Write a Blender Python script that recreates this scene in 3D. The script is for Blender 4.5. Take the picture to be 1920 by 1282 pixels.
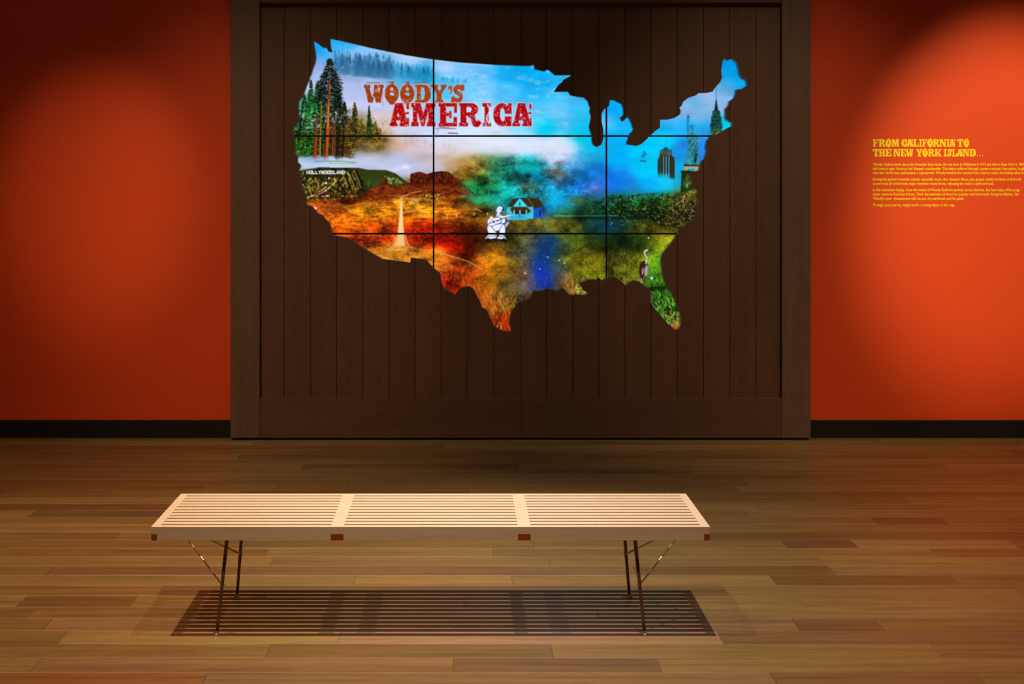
import bpy, bmesh, math, random
import numpy as np
from mathutils import Vector
from mathutils.geometry import delaunay_2d_cdt

for o in list(bpy.data.objects): bpy.data.objects.remove(o, do_unlink=True)
scene = bpy.context.scene
COL = scene.collection
D = bpy.data

# ---------------------------------------------------------------- camera (shift lens, level, facing the wall squarely)
F, CX, CY, EYE = 2512.0, 864.0, 345.0, 1.49          # focal length and principal point in photo pixels, eye height in metres
cam = D.objects.new('camera', D.cameras.new('camera')); COL.objects.link(cam)
cam.location = (0,0,EYE); cam.rotation_euler = (math.radians(90),0,0)
cam.data.sensor_fit='HORIZONTAL'; cam.data.sensor_width = 36; cam.data.lens = F*36/1920
cam.data.shift_x = (960-CX)/1920; cam.data.shift_y = (CY-641)/1920
cam.data.clip_start=.05
scene.camera = cam
def at(px,py,depth): return Vector(((px-CX)*depth/F, depth, EYE-(py-CY)*depth/F))

# ---------------------------------------------------------------- world, exposure, lights
w = D.worlds.new('world'); scene.world = w; w.use_nodes = True
w.node_tree.nodes['Background'].inputs[0].default_value=(.02,.016,.012,1); w.node_tree.nodes['Background'].inputs[1].default_value=1
scene.view_settings.view_transform='Standard'; scene.view_settings.look='None'; scene.view_settings.exposure=0; scene.view_settings.gamma=1
try: scene.view_settings.use_curve_mapping=False
except Exception: pass
def spot(name,loc,target,watts,angle,blend,color,radius=.03):
    l=D.lights.new(name,'SPOT'); l.energy=watts; l.spot_size=math.radians(angle); l.spot_blend=blend; l.color=color; l.shadow_soft_size=radius
    o=D.objects.new(name,l); COL.objects.link(o); o.location=loc
    o.rotation_euler=(Vector(target)-Vector(loc)).to_track_quat('-Z','Y').to_euler(); return o
WARM=(1,.74,.5)
spot('bench_spot',(.35,3.85,6.7),(.62,4.72,.2),1440,36,1,(1,.86,.70),.018)
spot('bench_spot',(-2.1,3.85,6.7),(-1.15,4.68,.2),1330,42,1,(1,.73,.46),.018)
spot('text_spot',(3.3,3.9,4.6),(3.22,7.875,1.42),1120,24,.8,(1,.80,.50),.05)
spot('wall_spot',(-1.7,3.9,4.6),(-2.14,7.875,1.44),330,17,1,(1,.72,.45),.09)
spot('panel_fill',(-1.9,3.6,5.6),(-1.05,7.8,.85),470,29,1,(1,.74,.5),.06)  # unseen lamp added to brighten the left side of the panel
spot('panel_fill',(2.5,3.6,5.6),(1.72,7.8,.9),500,30,1,(1,.76,.52),.06)  # its added counterpart, brightening the panel's right side
spot('floor_fill',(3.6,3.2,6.6),(3.2,6.3,0),760,40,1,(1,.66,.34),.05)  # unseen fill lamp added to brighten the floor at back right
spot('floor_fill',(-3.0,2.2,6.6),(-2.3,6.2,0),520,44,1,(1,.64,.34),.05)  # same kind of added fill for the floor at back left
spot('floor_fill',(.9,2.7,6.6),(.5,3.9,0),160,34,1,(1,.74,.5),.05)  # added front fill, brightens the floor before the bench
al=D.lights.new('ambient_fill','AREA'); al.shape='RECTANGLE'; al.size=9; al.size_y=6; al.energy=60; al.color=(1,.76,.55)  # added dim fill for overall ambient light, no such fixture
ao=D.objects.new('ambient_fill',al); COL.objects.link(ao); ao.location=(0,2.2,6.85)

# ---------------------------------------------------------------- helpers
def mat(name, rough=.5, spec=.5, metal=0):
    m=D.materials.new(name); m.use_nodes=True; nt=m.node_tree; b=nt.nodes['Principled BSDF']
    b.inputs['Roughness'].default_value=rough; b.inputs['Specular IOR Level'].default_value=spec; b.inputs['Metallic'].default_value=metal
    return m,nt,b
def N(nt,t,**k):
    n=nt.nodes.new(t)
    for a,v in k.items(): setattr(n,a,v)
    return n
def ramp(nt,fac,stops):
    r=N(nt,'ShaderNodeValToRGB'); e=r.color_ramp.elements
    while len(e)<len(stops): e.new(.5)
    for i,(p,c) in enumerate(stops): e[i].position=p; e[i].color=(*c,1)
    nt.links.new(fac,r.inputs[0]); return r.outputs[0]
def noise_tex(nt,scale,xyz=(1,1,1),detail=4,rough=.6,coord='Object',offset=None):
    if coord=='World': src=N(nt,'ShaderNodeNewGeometry').outputs['Position']
    else: src=N(nt,'ShaderNodeTexCoord').outputs[coord]
    if offset is not None:
        a=N(nt,'ShaderNodeVectorMath',operation='ADD'); nt.links.new(src,a.inputs[0]); nt.links.new(offset,a.inputs[1]); src=a.outputs[0]
    mp=N(nt,'ShaderNodeMapping'); mp.inputs['Scale'].default_value=xyz; nt.links.new(src,mp.inputs['Vector'])
    t=N(nt,'ShaderNodeTexNoise'); t.inputs['Scale'].default_value=scale; t.inputs['Detail'].default_value=detail; t.inputs['Roughness'].default_value=rough
    nt.links.new(mp.outputs[0],t.inputs['Vector']); return t.outputs['Fac']
def bump(nt,b,h,strength,dist=.002):
    n=N(nt,'ShaderNodeBump'); n.inputs['Strength'].default_value=strength; n.inputs['Distance'].default_value=dist
    nt.links.new(h,n.inputs['Height']); nt.links.new(n.outputs[0],b.inputs['Normal'])
def mul(nt,a,b_):
    m=N(nt,'ShaderNodeMix',data_type='RGBA',blend_type='MULTIPLY'); m.inputs[0].default_value=1
    nt.links.new(a,m.inputs[6]); nt.links.new(b_,m.inputs[7]); return m.outputs[2]

def link(name,me,m,parent=None,**props):
    o=D.objects.new(name,me); COL.objects.link(o)
    if m is not None and not me.materials: me.materials.append(m)
    if parent is not None: o.parent=parent; o.matrix_parent_inverse=parent.matrix_world.inverted()
    for k,v in props.items(): o[k]=v
    return o
def from_bm(name,bm,m,parent=None,smooth=False,**props):
    me=D.meshes.new(name); bmesh.ops.recalc_face_normals(bm,faces=bm.faces); bm.to_mesh(me); bm.free()
    if smooth: me.polygons.foreach_set('use_smooth',[True]*len(me.polygons))
    return link(name,me,m,parent,**props)
def add_box(bm,x0,x1,y0,y1,z0,z1,bev=0):
    v=[bm.verts.new(p) for p in ((x0,y0,z0),(x1,y0,z0),(x1,y1,z0),(x0,y1,z0),(x0,y0,z1),(x1,y0,z1),(x1,y1,z1),(x0,y1,z1))]
    fs=[bm.faces.new([v[i] for i in q]) for q in ((3,2,1,0),(4,5,6,7),(0,1,5,4),(1,2,6,5),(2,3,7,6),(3,0,4,7))]
    if bev: bmesh.ops.bevel(bm,geom=list({e for f in fs for e in f.edges}),offset=bev,segments=1,affect='EDGES')
def box(name,m,x0,x1,y0,y1,z0,z1,parent=None,bev=0,**props):
    bm=bmesh.new(); add_box(bm,x0,x1,y0,y1,z0,z1,bev); return from_bm(name,bm,m,parent,**props)
def add_tube(bm,pts,rad,n=12,cap=True):
    rings=[]
    for i,p in enumerate(pts):
        p=Vector(p); a=Vector(pts[max(0,i-1)]); b=Vector(pts[min(len(pts)-1,i+1)]); d=(b-a).normalized()
        u=d.orthogonal().normalized(); v=d.cross(u); r=rad[i] if isinstance(rad,(list,tuple)) else rad
        if rings: 
            u0=rings[-1][1]; u=(u0-d*u0.dot(d)).normalized(); v=d.cross(u)
        rings.append(([bm.verts.new(p+(u*math.cos(2*math.pi*k/n)+v*math.sin(2*math.pi*k/n))*r) for k in range(n)],u))
    for (A,_),(B,_) in zip(rings[:-1],rings[1:]):
        for k in range(n): bm.faces.new((A[k],A[(k+1)%n],B[(k+1)%n],B[k]))
    if cap: bm.faces.new(rings[0][0][::-1]); bm.faces.new(rings[-1][0])
def empty(name,loc,label=None,cat=None,group=None):
    o=D.objects.new(name,None); COL.objects.link(o); o.location=loc; o.empty_display_size=.1
    if label: o['label']=label
    if cat: o['category']=cat
    if group: o['group']=group
    bpy.context.view_layer.update(); return o
# ---------------------------------------------------------------- outline of the cut-out (photo pixels)
MAP = [(589,77),(594.6,80.7),(601.1,85.7),(606.6,89.5),(609.9,88.6),(613.2,91.1),(615.3,96),(621.9,98),(622.4,95),(620.3,89.5),
(619.7,83.5),(618.8,72),(660,81.3),(693.9,89.3),(762.7,103.3),(800,109.1),(812.4,110.9),(862,116.6),(924,121),(977,123.1),
(995.4,123.2),(1000.8,120.8),(1002.5,129.8),(1011,131.5),(1020.7,133.7),(1026.3,130.2),(1029.2,131.2),(1040.4,140.7),(1053,140.7),(1069.9,140.4),
(1070.6,142.1),(1056.5,149.2),(1055.1,152.7),(1047.4,159),(1038.3,172.3),(1065,171.6),(1069.9,178.7),(1081.1,180.8),(1095.2,182.9),(1102.2,189.9),
(1106.4,202.5),(1105,209.6),(1107.1,213.8),(1108.1,219.4),(1104.3,239),(1109.5,254.5),(1109.2,262.9),(1112,271.3),(1119,275.6),(1127.5,271.1),
(1131.7,259),(1131.2,243),(1128,226.2),(1128.4,212.1),(1133.1,203.7),(1137.8,202.3),(1142.5,198),(1143.4,187.6),(1150.9,187.8),(1157.5,191),
(1165.9,195.3),(1168.7,203.7),(1169.2,214.9),(1163,220.6),(1165,225.5),(1167.8,227.6),(1173.4,222.4),(1176.2,219.2),(1179.9,222.4),(1183.7,230.9),
(1187,241.2),(1186.5,245.4),(1180.9,249.6),(1178.5,257.1),(1174.8,266.9),(1175.2,270.7),(1194,273.5),(1202.4,270.2),(1211.8,261.8),(1219.3,254.3),
(1228.6,245.8),(1237.5,239.3),(1238,224.1),(1250,224.2),(1254.8,223.6),(1265.2,220.9),(1275.3,214.2),(1276.6,207.4),(1274,201.7),(1278.1,198.6),
(1280.6,191.1),(1291.2,183),(1303.7,179.3),(1311.2,173.9),(1324.9,173.9),(1336.1,171.8),(1342.4,162.4),(1349.8,154.9),(1353.8,146.2),(1352.3,132.4),
(1353.6,122.5),(1356.1,112.5),(1359.8,109.4),(1364.2,113.1),(1372.9,110),(1382.3,117.5),(1384.2,125),(1387.3,139.9),(1392.3,148),(1399.1,149.9),
(1401.6,159.9),(1391,166.1),(1380.4,168),(1378.6,177.4),(1376,183.6),(1368,189.2),(1366,197.3),(1359.8,203.6),(1360.5,222.3),(1366,227.3),
(1372.9,231),(1372.3,236),(1362.3,241),(1353.6,247.3),(1344.6,251.5),(1331.5,256.4),(1325.8,262.9),(1323,274.4),(1324.7,284.2),(1320.9,297.3),
(1314.3,303),(1312.7,308.8),(1310.3,318.6),(1305.3,321.1),(1292.2,320.2),(1294.7,331.7),(1297.5,338.3),(1297.1,351.4),(1302.1,354.6),(1308.3,357.9),
(1308.6,384.1),(1304.5,395.6),(1302.1,410.3),(1290.6,416.9),(1282.4,425.1),(1274.2,428.3),(1269.3,440.6),(1255.7,458.1),(1243.2,473.7),(1238.9,486.2),
(1241.7,508),(1244.8,525.2),(1249.5,536.1),(1258.8,548.6),(1265.1,564.2),(1273.7,582.9),(1276.8,598.5),(1276,612.5),(1271.3,618),(1263.5,617.3),
(1258.8,611.8),(1251,604.8),(1240.1,592.3),(1227.6,578.2),(1220.2,565.8),(1220.6,550.2),(1218.3,540.8),(1208.9,536.9),(1199.6,528.3),(1188.6,524.9),
(1179.3,529.9),(1173,535.3),(1168.4,529.9),(1162.1,525.2),(1154.3,519.2),(1138.7,519.2),(1129.4,526),(1120.2,518.4),(1119.6,523.4),(1101.4,524.1),
(1092.3,529.3),(1085,528.6),(1088.3,533.9),(1093.5,544.3),(1101.4,548.8),(1100,553.4),(1083.1,552.1),(1079.2,550.8),(1075.3,553.4),(1067.5,552.1),
(1062.3,546.9),(1057.1,541),(1051.9,540.4),(1045.4,545.6),(1036.3,542.3),(1024.5,540.4),(1019.3,544.3),(1007.6,545.6),(1000.4,544.3),(994.6,557.3),
(982.9,564.5),(969.8,567.7),(964.6,576.8),(958.1,583.3),(956.2,591.1),(954.2,606.8),(957.5,617.2),(956.8,621.1),(943.8,620.4),(937.3,617.2),
(926.5,611),(919.5,594.5),(911.3,579.8),(904,576.3),(900,564.5),(888.3,542.2),(880.6,536.1),(864.2,538.8),(852.9,551.7),(845.4,546.8),
(833.5,541.8),(829.2,534.9),(825.6,512.1),(814.7,503.2),(797.9,486.4),(769.8,483),(769.2,492.3),(716.8,485.4),(679.2,463.6),(658,448),
(654,445.4),(633.9,442.3),(624,440.6),(621.4,438),(620.3,423.7),(618.6,418.3),(609.9,410.6),(605.5,403.5),(595.7,399.2),(590.2,392),
(584.8,386.6),(574.4,383.3),(574.4,368),(568.4,353.9),(564,341.8),(564.6,334),(562.9,326.5),(560.7,317.7),(563.8,313.4),(563.5,309),
(558,303.5),(558,293.7),(553.3,286),(552.9,257.7),(550.9,252),(548.7,244.6),(552,238),(559.7,226),(559.7,191.5),(568.4,177.9),
(572.8,167),(577.1,153.9),(583.7,138.6),(587,127.7),(591.3,116.8),(592.4,107),(591.3,96),(588,80)]

# ---------------------------------------------------------------- slab-serif letters in a unit box (y down)
def RC(x0,y0,x1,y1): return [(x0,y0),(x1,y0),(x1,y1),(x0,y1)]
def EL(cx,cy,rx,ry,n=26): return [(cx+rx*math.cos(2*math.pi*i/n),cy+ry*math.sin(2*math.pi*i/n)) for i in range(n)]
def RB(pts,w):                                   # ribbon along a path, as quads
    out=[]
    for (a,b),(c,d) in zip(pts[:-1],pts[1:]):
        L=math.hypot(c-a,d-b); nx,ny=-(d-b)/L*w/2,(c-a)/L*w/2; ex,ey=(c-a)/L*w*.18,(d-b)/L*w*.18
        out.append([(a+nx-ex,b+ny-ey),(c+nx+ex,d+ny+ey),(c-nx+ex,d-ny+ey),(a-nx-ex,b-ny-ey)])
    return out
GLYPH = {   # letter: (polygons, holes)
'W':([[(0,0),(.33,0),(.33,.17),(.29,.2),(.42,.75),(.46,1),(.22,1),(.06,.2),(0,.17)],[(.36,.8),(.51,.38),(.51,.7),(.45,1)],
      [(.5,0),(.68,0),(.72,.3),(.86,1),(.6,1),(.5,.55)],[(.73,0),(1,0),(1,.17),(.95,.2),(.84,1),(.72,1),(.79,.2),(.73,.17)]],[]),
'O':([EL(.5,.5,.5,.54),RC(.34,.9,.7,1.1),RC(.5,-.13,.64,.05)],[EL(.51,.25,.1,.09),RC(.37,.45,.64,.56),RC(.46,.54,.64,.6)]),
'D':([[(0,0),(.62,0),(.8,.06),(.92,.2),(.99,.45),(.98,.65),(.9,.86),(.76,.97),(.6,1),(0,1),(0,.87),(.1,.84),(.1,.17),(0,.14)]],
     [[(.38,.16),(.5,.16),(.58,.25),(.61,.5),(.57,.76),(.48,.84),(.38,.84)]]),
'Y':([[(0,0),(.47,0),(.47,.14),(.4,.17),(.54,.37),(.66,.17),(.6,.14),(.6,0),(1,0),(1,.14),(.93,.17),(.68,.53),(.68,.84),(.78,.87),(.78,1),(.25,1),(.25,.87),(.35,.84),(.35,.53),(.08,.17),(0,.14)]],[]),
"'":([EL(.5,.28,.42,.28),[(.55,.4),(.92,.3),(.8,.75),(.3,1),(.2,.9),(.6,.65)]],[]),
'S':(RB([(.86,.28),(.72,.15),(.45,.12),(.25,.25),(.35,.4),(.6,.5),(.76,.62),(.72,.8),(.5,.88),(.25,.82),(.14,.7)],.26)+[RC(.78,0,1,.34),RC(0,.64,.2,1)],[]),
'A':([[(.3,0),(.68,0),(.92,.84),(1,.86),(1,1),(.52,1),(.52,.86),(.58,.84),(.55,.74),(.36,.74),(.34,.84),(.42,.86),(.42,1),(0,1),(0,.86),(.07,.84)],RC(.86,0,1,.26),RC(.82,.38,1,.48),RC(.9,.62,1,.9)],[[(.45,.4),(.39,.56),(.51,.56)]]),
'M':([[(0,0),(.38,0),(.5,.45),(.62,0),(1,0),(1,.17),(.93,.2),(.93,.8),(1,.83),(1,1),(.64,1),(.64,.83),(.7,.8),(.7,.35),(.54,1),(.43,1),(.25,.38),(.25,.8),(.31,.83),(.31,1),(0,1),(0,.83),(.07,.8),(.07,.2),(0,.17)]],[]),
'E':([RC(.09,0,.42,1),RC(0,0,1,.16),RC(0,.84,1,1),RC(.3,.42,.66,.56),RC(.84,0,1,.42),RC(.8,.6,1,1),RC(.58,.34,.7,.64)],[]),
'R':([RC(.07,0,.38,1),RC(0,0,.56,.16),RC(0,.84,.45,1),EL(.55,.27,.38,.27),RC(.3,.36,.58,.54)]+RB([(.5,.5),(.66,.58),(.7,.75),(.76,.9),(.88,.92),(.97,.8)],.22),[[(.38,.17),(.55,.17),(.62,.26),(.55,.38),(.38,.38)]]),
'I':([RC(0,0,1,.16),RC(.26,0,.74,1),RC(0,.84,1,1)],[]),
'C':([EL(.48,.5,.48,.5),RC(.8,0,1,.46),RC(.68,.58,1,1)],[[(.38,.5),(.4,.3),(.5,.2),(.6,.3),(.63,.46),(1.05,.46),(1.05,.56),(.63,.56),(.62,.7),(.52,.8),(.42,.7)]]),
'F':([RC(.1,0,.42,1),RC(0,0,1,.16),RC(.3,.42,.7,.56),RC(.84,0,1,.4),RC(.6,.32,.72,.66),RC(0,.84,.56,1)],[RC(.47,-.01,.6,.36)]),
'L':([RC(.1,0,.44,1),RC(0,0,.56,.15),RC(0,.84,1,1),RC(.8,.55,1,1)],[]),
'N':([RC(.08,0,.27,1),RC(.75,0,.93,1),[(.1,0),(.42,0),(.93,1),(.66,1)],RC(0,0,.36,.14),RC(.64,0,1,.14),RC(0,.86,.38,1)],[]),
'T':([RC(0,0,1,.16),RC(0,0,.15,.38),RC(.85,0,1,.38),RC(.34,0,.66,1),RC(.18,.85,.82,1)],[]),
'H':([RC(.09,0,.38,1),RC(.62,0,.91,1),RC(.2,.43,.8,.58),RC(0,0,.46,.14),RC(.54,0,1,.14),RC(0,.86,.46,1),RC(.54,.86,1,1)],[]),
'K':([RC(.08,0,.38,1),RC(0,0,.46,.14),RC(0,.86,.46,1),[(.36,.66),(.7,.1),(.96,.1),(.5,.74)],[(.42,.52),(.6,.38),(1,.9),(.68,.9)],RC(.62,0,1,.14),RC(.58,.86,1,1)],[]),
'.':([EL(.5,.9,.4,.1,12)],[]),
}
# ---------------------------------------------------------------- materials
def wood_floor():
    m,nt,b=mat('oak_floor',.36,.45)
    oi=N(nt,'ShaderNodeObjectInfo'); cmb=N(nt,'ShaderNodeCombineXYZ')
    ml=N(nt,'ShaderNodeMath',operation='MULTIPLY'); ml.inputs[1].default_value=37; nt.links.new(oi.outputs['Random'],ml.inputs[0])
    nt.links.new(ml.outputs[0],cmb.inputs[0]); nt.links.new(ml.outputs[0],cmb.inputs[2])
    g1=noise_tex(nt,3.2,(.45,9,9),6,.62,'World',cmb.outputs[0]); g2=noise_tex(nt,30,(.35,7,7),3,.6,'World',cmb.outputs[0]); g3=noise_tex(nt,1.4,(.8,3,3),3,.5,'World',cmb.outputs[0])
    c1=ramp(nt,g1,[(.28,(.66,.60,.54)),(.5,(1,1,1)),(.75,(1.22,1.18,1.12))]); c2=ramp(nt,g2,[(.3,(.82,.8,.78)),(.6,(1.06,1.06,1.06))]); c3=ramp(nt,g3,[(.3,(.86,.84,.82)),(.7,(1.1,1.1,1.08))])
    nt.links.new(mul(nt,mul(nt,mul(nt,oi.outputs['Color'],c1),c2),c3),b.inputs['Base Color'])
    r=ramp(nt,g1,[(.3,(.44,)*3),(.7,(.32,)*3)]); nt.links.new(r,b.inputs['Roughness']); bump(nt,b,g2,.12,.001)
    return m
M_FLOOR=wood_floor()
def red_paint():
    m,nt,b=mat('red_paint',.62,.3); n=noise_tex(nt,220,(1,1,1),2,.5); n2=noise_tex(nt,.9,(1,1,1),3,.5)
    nt.links.new(ramp(nt,n2,[(.3,(.68,.064,.008)),(.7,(.74,.070,.010))]),b.inputs['Base Color']); bump(nt,b,n,.12,.001); return m
M_RED=red_paint()
def plain(name,col,rough=.5,spec=.4,metal=0,var=.06,scale=40,xyz=(1,1,1)):
    m,nt,b=mat(name,rough,spec,metal); n=noise_tex(nt,scale,xyz,3)
    nt.links.new(ramp(nt,n,[(.3,tuple(c*(1-var) for c in col)),(.7,tuple(c*(1+var) for c in col))]),b.inputs['Base Color']); return m
M_DARK=plain('dark_ceiling',(.012,.011,.010),.9,.1); M_GREY=plain('dark_grey_wall',(.05,.035,.028),.8,.2)
M_BLACK=plain('black_baseboard',(.010,.008,.008),.55,.3); M_PLINTH=plain('black_recess',(.004,.004,.004),.8,.1); M_SUB=plain('subfloor',(.02,.012,.006),.9,.1)
def panel_wood(name,xyz,tint=(1,1,1)):
    m,nt,b=mat(name,.52,.35); oi=N(nt,'ShaderNodeObjectInfo'); cmb=N(nt,'ShaderNodeCombineXYZ'); nt.links.new(oi.outputs['Random'],cmb.inputs[0]); nt.links.new(oi.outputs['Random'],cmb.inputs[2])
    g=noise_tex(nt,16,xyz,5,.65,'World',cmb.outputs[0]); g2=noise_tex(nt,140,xyz,2,.6,'World')
    c=ramp(nt,g,[(.25,(.112*tint[0],.062*tint[1],.036*tint[2])),(.75,(.150*tint[0],.086*tint[1],.052*tint[2]))]); c2=ramp(nt,g2,[(.3,(.86,.86,.86)),(.7,(1.08,1.08,1.08))]); c3=ramp(nt,oi.outputs['Random'],[(0,(.92,.92,.92)),(1,(1.08,1.06,1.05))])
    nt.links.new(mul(nt,mul(nt,c,c2),c3),b.inputs['Base Color']); bump(nt,b,g2,.1,.001); return m
M_PANEL=panel_wood('dark_stained_wood',(1,1,.07)); M_RAIL=panel_wood('dark_stained_wood_rail',(.07,1,1),(.92,.76,.68)); M_BOARD=panel_wood('dark_stained_board',(1,1,.07),(.94,.76,.66))
def maple():
    m,nt,b=mat('pale_maple',.42,.4); g=noise_tex(nt,9,(.25,5,5),5,.6,'World'); g2=noise_tex(nt,60,(.2,6,6),3,.6,'World')
    nt.links.new(mul(nt,ramp(nt,g,[(.3,(.80,.605,.425)),(.7,(.87,.69,.525))]),ramp(nt,g2,[(.3,(.9,.89,.87)),(.7,(1.04,1.04,1.04))])),b.inputs['Base Color']); return m
M_MAPLE=maple(); M_END=plain('end_grain',(.36,.075,.018),.6,.3,0,.15,120)
M_STEEL=plain('dark_bronze_steel',(.17,.10,.065),.3,.5,.6,.05); M_CHROME=plain('polished_steel',(.72,.58,.44),.3,.5,.8,.03)
M_RIM=plain('dark_satin_edging',(.22,.22,.24),.12,.9); M_HOUSE=plain('monitor_black',(.006,.006,.006),.5,.3)
M_YEL=plain('yellow_vinyl',(.96,.70,.010),.5,.3,0,.03)

# ---------------------------------------------------------------- room
YW=7.875                                               # face of the back wall
X0,X1,Y0,ZC=-6.2,6.6,-3.5,7.2
FX0,FX1=at(432,0,7.8).x, at(1520,0,7.8).x               # wood panel, outer edges
def struct(o): o['kind']='structure'; return o
NX0,NX1=FX0+.165,FX1-.17                               # shallow niche behind the panel
struct(box('wall_back_left',M_RED,X0,NX0,YW,YW+.15,0,ZC)); struct(box('wall_back_right',M_RED,NX1,X1,YW,YW+.15,0,ZC)); struct(box('wall_back_top',M_RED,NX0,NX1,YW,YW+.15,2.4,ZC)); struct(box('wall_back_niche',M_RED,NX0,NX1,YW+.0855,YW+.15,0,2.4))
struct(box('wall_left',M_GREY,X0-.15,X0,Y0,YW,0,ZC)); struct(box('wall_right',M_GREY,X1,X1+.15,Y0,YW,0,ZC)); struct(box('wall_front',M_GREY,X0,X1,Y0-.15,Y0,0,ZC))
struct(box('ceiling',M_DARK,X0,X1,Y0,YW,ZC,ZC+.15))
struct(box('baseboard_left',M_BLACK,X0,FX0-.001,YW-.012,YW,0,.104,None,.001)); struct(box('baseboard_right',M_BLACK,FX1+.001,X1,YW-.012,YW,0,.104,None,.001))

floor=struct(box('floor',M_SUB,X0,X1,Y0,YW,-.12,-.02))
PWID=.127
def plank_mesh():
    bm=bmesh.new(); h=PWID/2-.0004; c=.0011; x=.4998
    v=lambda *p: bm.verts.new(p)
    B=[v(-x,-h,-.02),v(x,-h,-.02),v(x,h,-.02),v(-x,h,-.02)]; S=[v(-x,-h,-c),v(x,-h,-c),v(x,h,-c),v(-x,h,-c)]; T=[v(-x+c*.6,-h+c,0),v(x-c*.6,-h+c,0),v(x-c*.6,h-c,0),v(-x+c*.6,h-c,0)]
    bm.faces.new(T)
    for k in range(4): j=(k+1)%4; bm.faces.new((S[k],S[j],T[j],T[k])); bm.faces.new((B[k],B[j],S[j],S[k]))
    me=D.meshes.new('plank'); bmesh.ops.recalc_face_normals(bm,faces=bm.faces); bm.to_mesh(me); bm.free(); me.materials.append(M_FLOOR); return me
PM=plank_mesh(); R=random.Random(11)
TINTS=[(.235,.135,.062),(.215,.122,.052),(.25,.15,.075),(.20,.105,.042),(.23,.13,.055),(.185,.10,.045),(.26,.155,.078),(.22,.118,.048),(.17,.085,.034),(.24,.14,.068)]
fixed={   # row: joints read off the photograph (pixel positions at the row's middle) and tints
 1:([636,1350],{1:(.31,.185,.10),2:(.17,.095,.04)}), 0:([502,1035],{}), -1:([67,850,1236],{1:(.23,.135,.062),2:(.165,.095,.045)}), -2:([382,1452,1840],{0:(.235,.105,.036),1:(.22,.13,.06),2:(.185,.10,.04)}),
 2:([88,1493,1650],{1:(.235,.135,.06),2:(.17,.09,.036)}), 3:([60,420,1120],{}), 4:([40,250,870,1500],{}), 5:([300,1360],{}), 6:([665,960,1450,1790],{}), 7:([95,1190,1560],{1:(.19,.108,.045)}),
 8:([510,1030,1540],{}), 10:([460,1000,1470,1602,1900],{3:(.15,.07,.028)}), 11:([220,800,1330],{}), 13:([330,900,1640,1770],{2:(.21,.115,.05),3:(.17,.075,.028)}), 14:([60,770,1400],{1:(.14,.09,.045)}), 16:([655,1075,1700],{}), 18:([380,520,1380],{}),
}
rest=bmesh.new(); colattr=[]
k0=-6; yb=4.216
nplank=0
for k in range(-61,29):
    ya=yb+k*PWID; yc=ya+PWID/2
    if ya>YW-.012: break
    wid=min(PWID,YW-ya)
    vis = k>=k0
    xa=(0-CX)*yc/F-.75; xb=(1920-CX)*yc/F+.75
    joints=[]; tints={}
    if k in fixed:
        px,tints=fixed[k]; joints=[(p-CX)*yc/F for p in px]
    else:
        x=xa+R.random()*1.1
        while x<xb: joints.append(x); x+=R.choice([.55,.8,1.1,1.4,1.7,2.0])*(.85+.3*R.random())
    lo=X0; edges=[]
    x=joints[0] if joints else 0
    left=[]
    while x>X0: left.append(x); x-=.9+1.1*R.random()
    right=[]; x=(joints[-1] if joints else 0)
    while x<X1: right.append(x); x+=.9+1.1*R.random()
    seq=[X0]+sorted(set(left[::-1]+joints+right))+[X1]
    seq=[s for i,s in enumerate(seq) if i==0 or s-seq[i-1]>.15]
    i0=seq.index(joints[0]) if joints and joints[0] in seq else 0
    for i,(a,b_) in enumerate(zip(seq[:-1],seq[1:])):
        t=tints.get(i-i0+1) if k in fixed else None
        if t is None: t=R.choice(TINTS); f=.86+.28*R.random(); t=(t[0]*f*.98,t[1]*f*1.08,t[2]*f*.80)
        if vis and b_>xa and a<xb:
            o=link('plank',PM,None,floor); o.location=((a+b_)/2,ya+wid/2,0-R.random()*.0003); o.scale=((b_-a),wid/PWID,1); o.color=(*t,1); nplank+=1
        else:
            add_box(rest,a+.0004,b_-.0004,ya+.0004,ya+wid-.0004,-.02,0)
o=from_bm('planks',rest,M_FLOOR,floor,kind='stuff'); o.color=(.22,.125,.055,1)

# ---------------------------------------------------------------- feature panel of dark planks with the cut-out
def inside(p,poly):
    x,y=p; c=False; n=len(poly)
    for i in range(n):
        (x1,y1),(x2,y2)=poly[i],poly[(i+1)%n]
        if (y1>y)!=(y2>y) and x<(x2-x1)*(y-y1)/(y2-y1)+x1: c=not c
    return c
PF,PP,PS=7.800,7.835,7.895                               # depth of frame face, plank face, screen face
MAPW=[(at(px,py,PP).x,at(px,py,PP).z) for px,py in MAP]
panel=empty('wood_panel',((FX0+FX1)/2,PF+.04,0),'dark brown plank-filled wood panel with a country-shaped cut-out, standing at the red back wall','wall panel')
IX0,IX1=at(487,0,PF).x,at(1466,0,PF).x; RZ=at(0,747,PF).z; TZ=at(0,5,PF).z; BZ=.012; PT=TZ+.236
box('stile',M_PANEL,FX0,IX0-.0008,PF,YW,BZ,PT,panel,.0012); box('stile',M_PANEL,IX1+.0008,FX1,PF,YW,BZ,PT,panel,.0012)
JX=at(978,0,PF).x
box('bottom_rail',M_RAIL,IX0+.0008,JX-.0005,PF+.0004,YW,BZ,RZ,panel,.0012); box('bottom_rail',M_RAIL,JX+.0005,IX1-.0008,PF+.0004,YW,BZ,RZ,panel,.0012)
box('top_rail',M_RAIL,IX0+.0008,IX1-.0008,PF+.0004,YW,TZ,PT,panel,.0012)
box('recessed_plinth',M_PLINTH,FX0+.012,FX1-.012,PF+.02,YW,0,BZ,panel)
SE=[484]+[533+49.14*i for i in range(19)]+[1469]
mn=len(MAPW)
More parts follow.
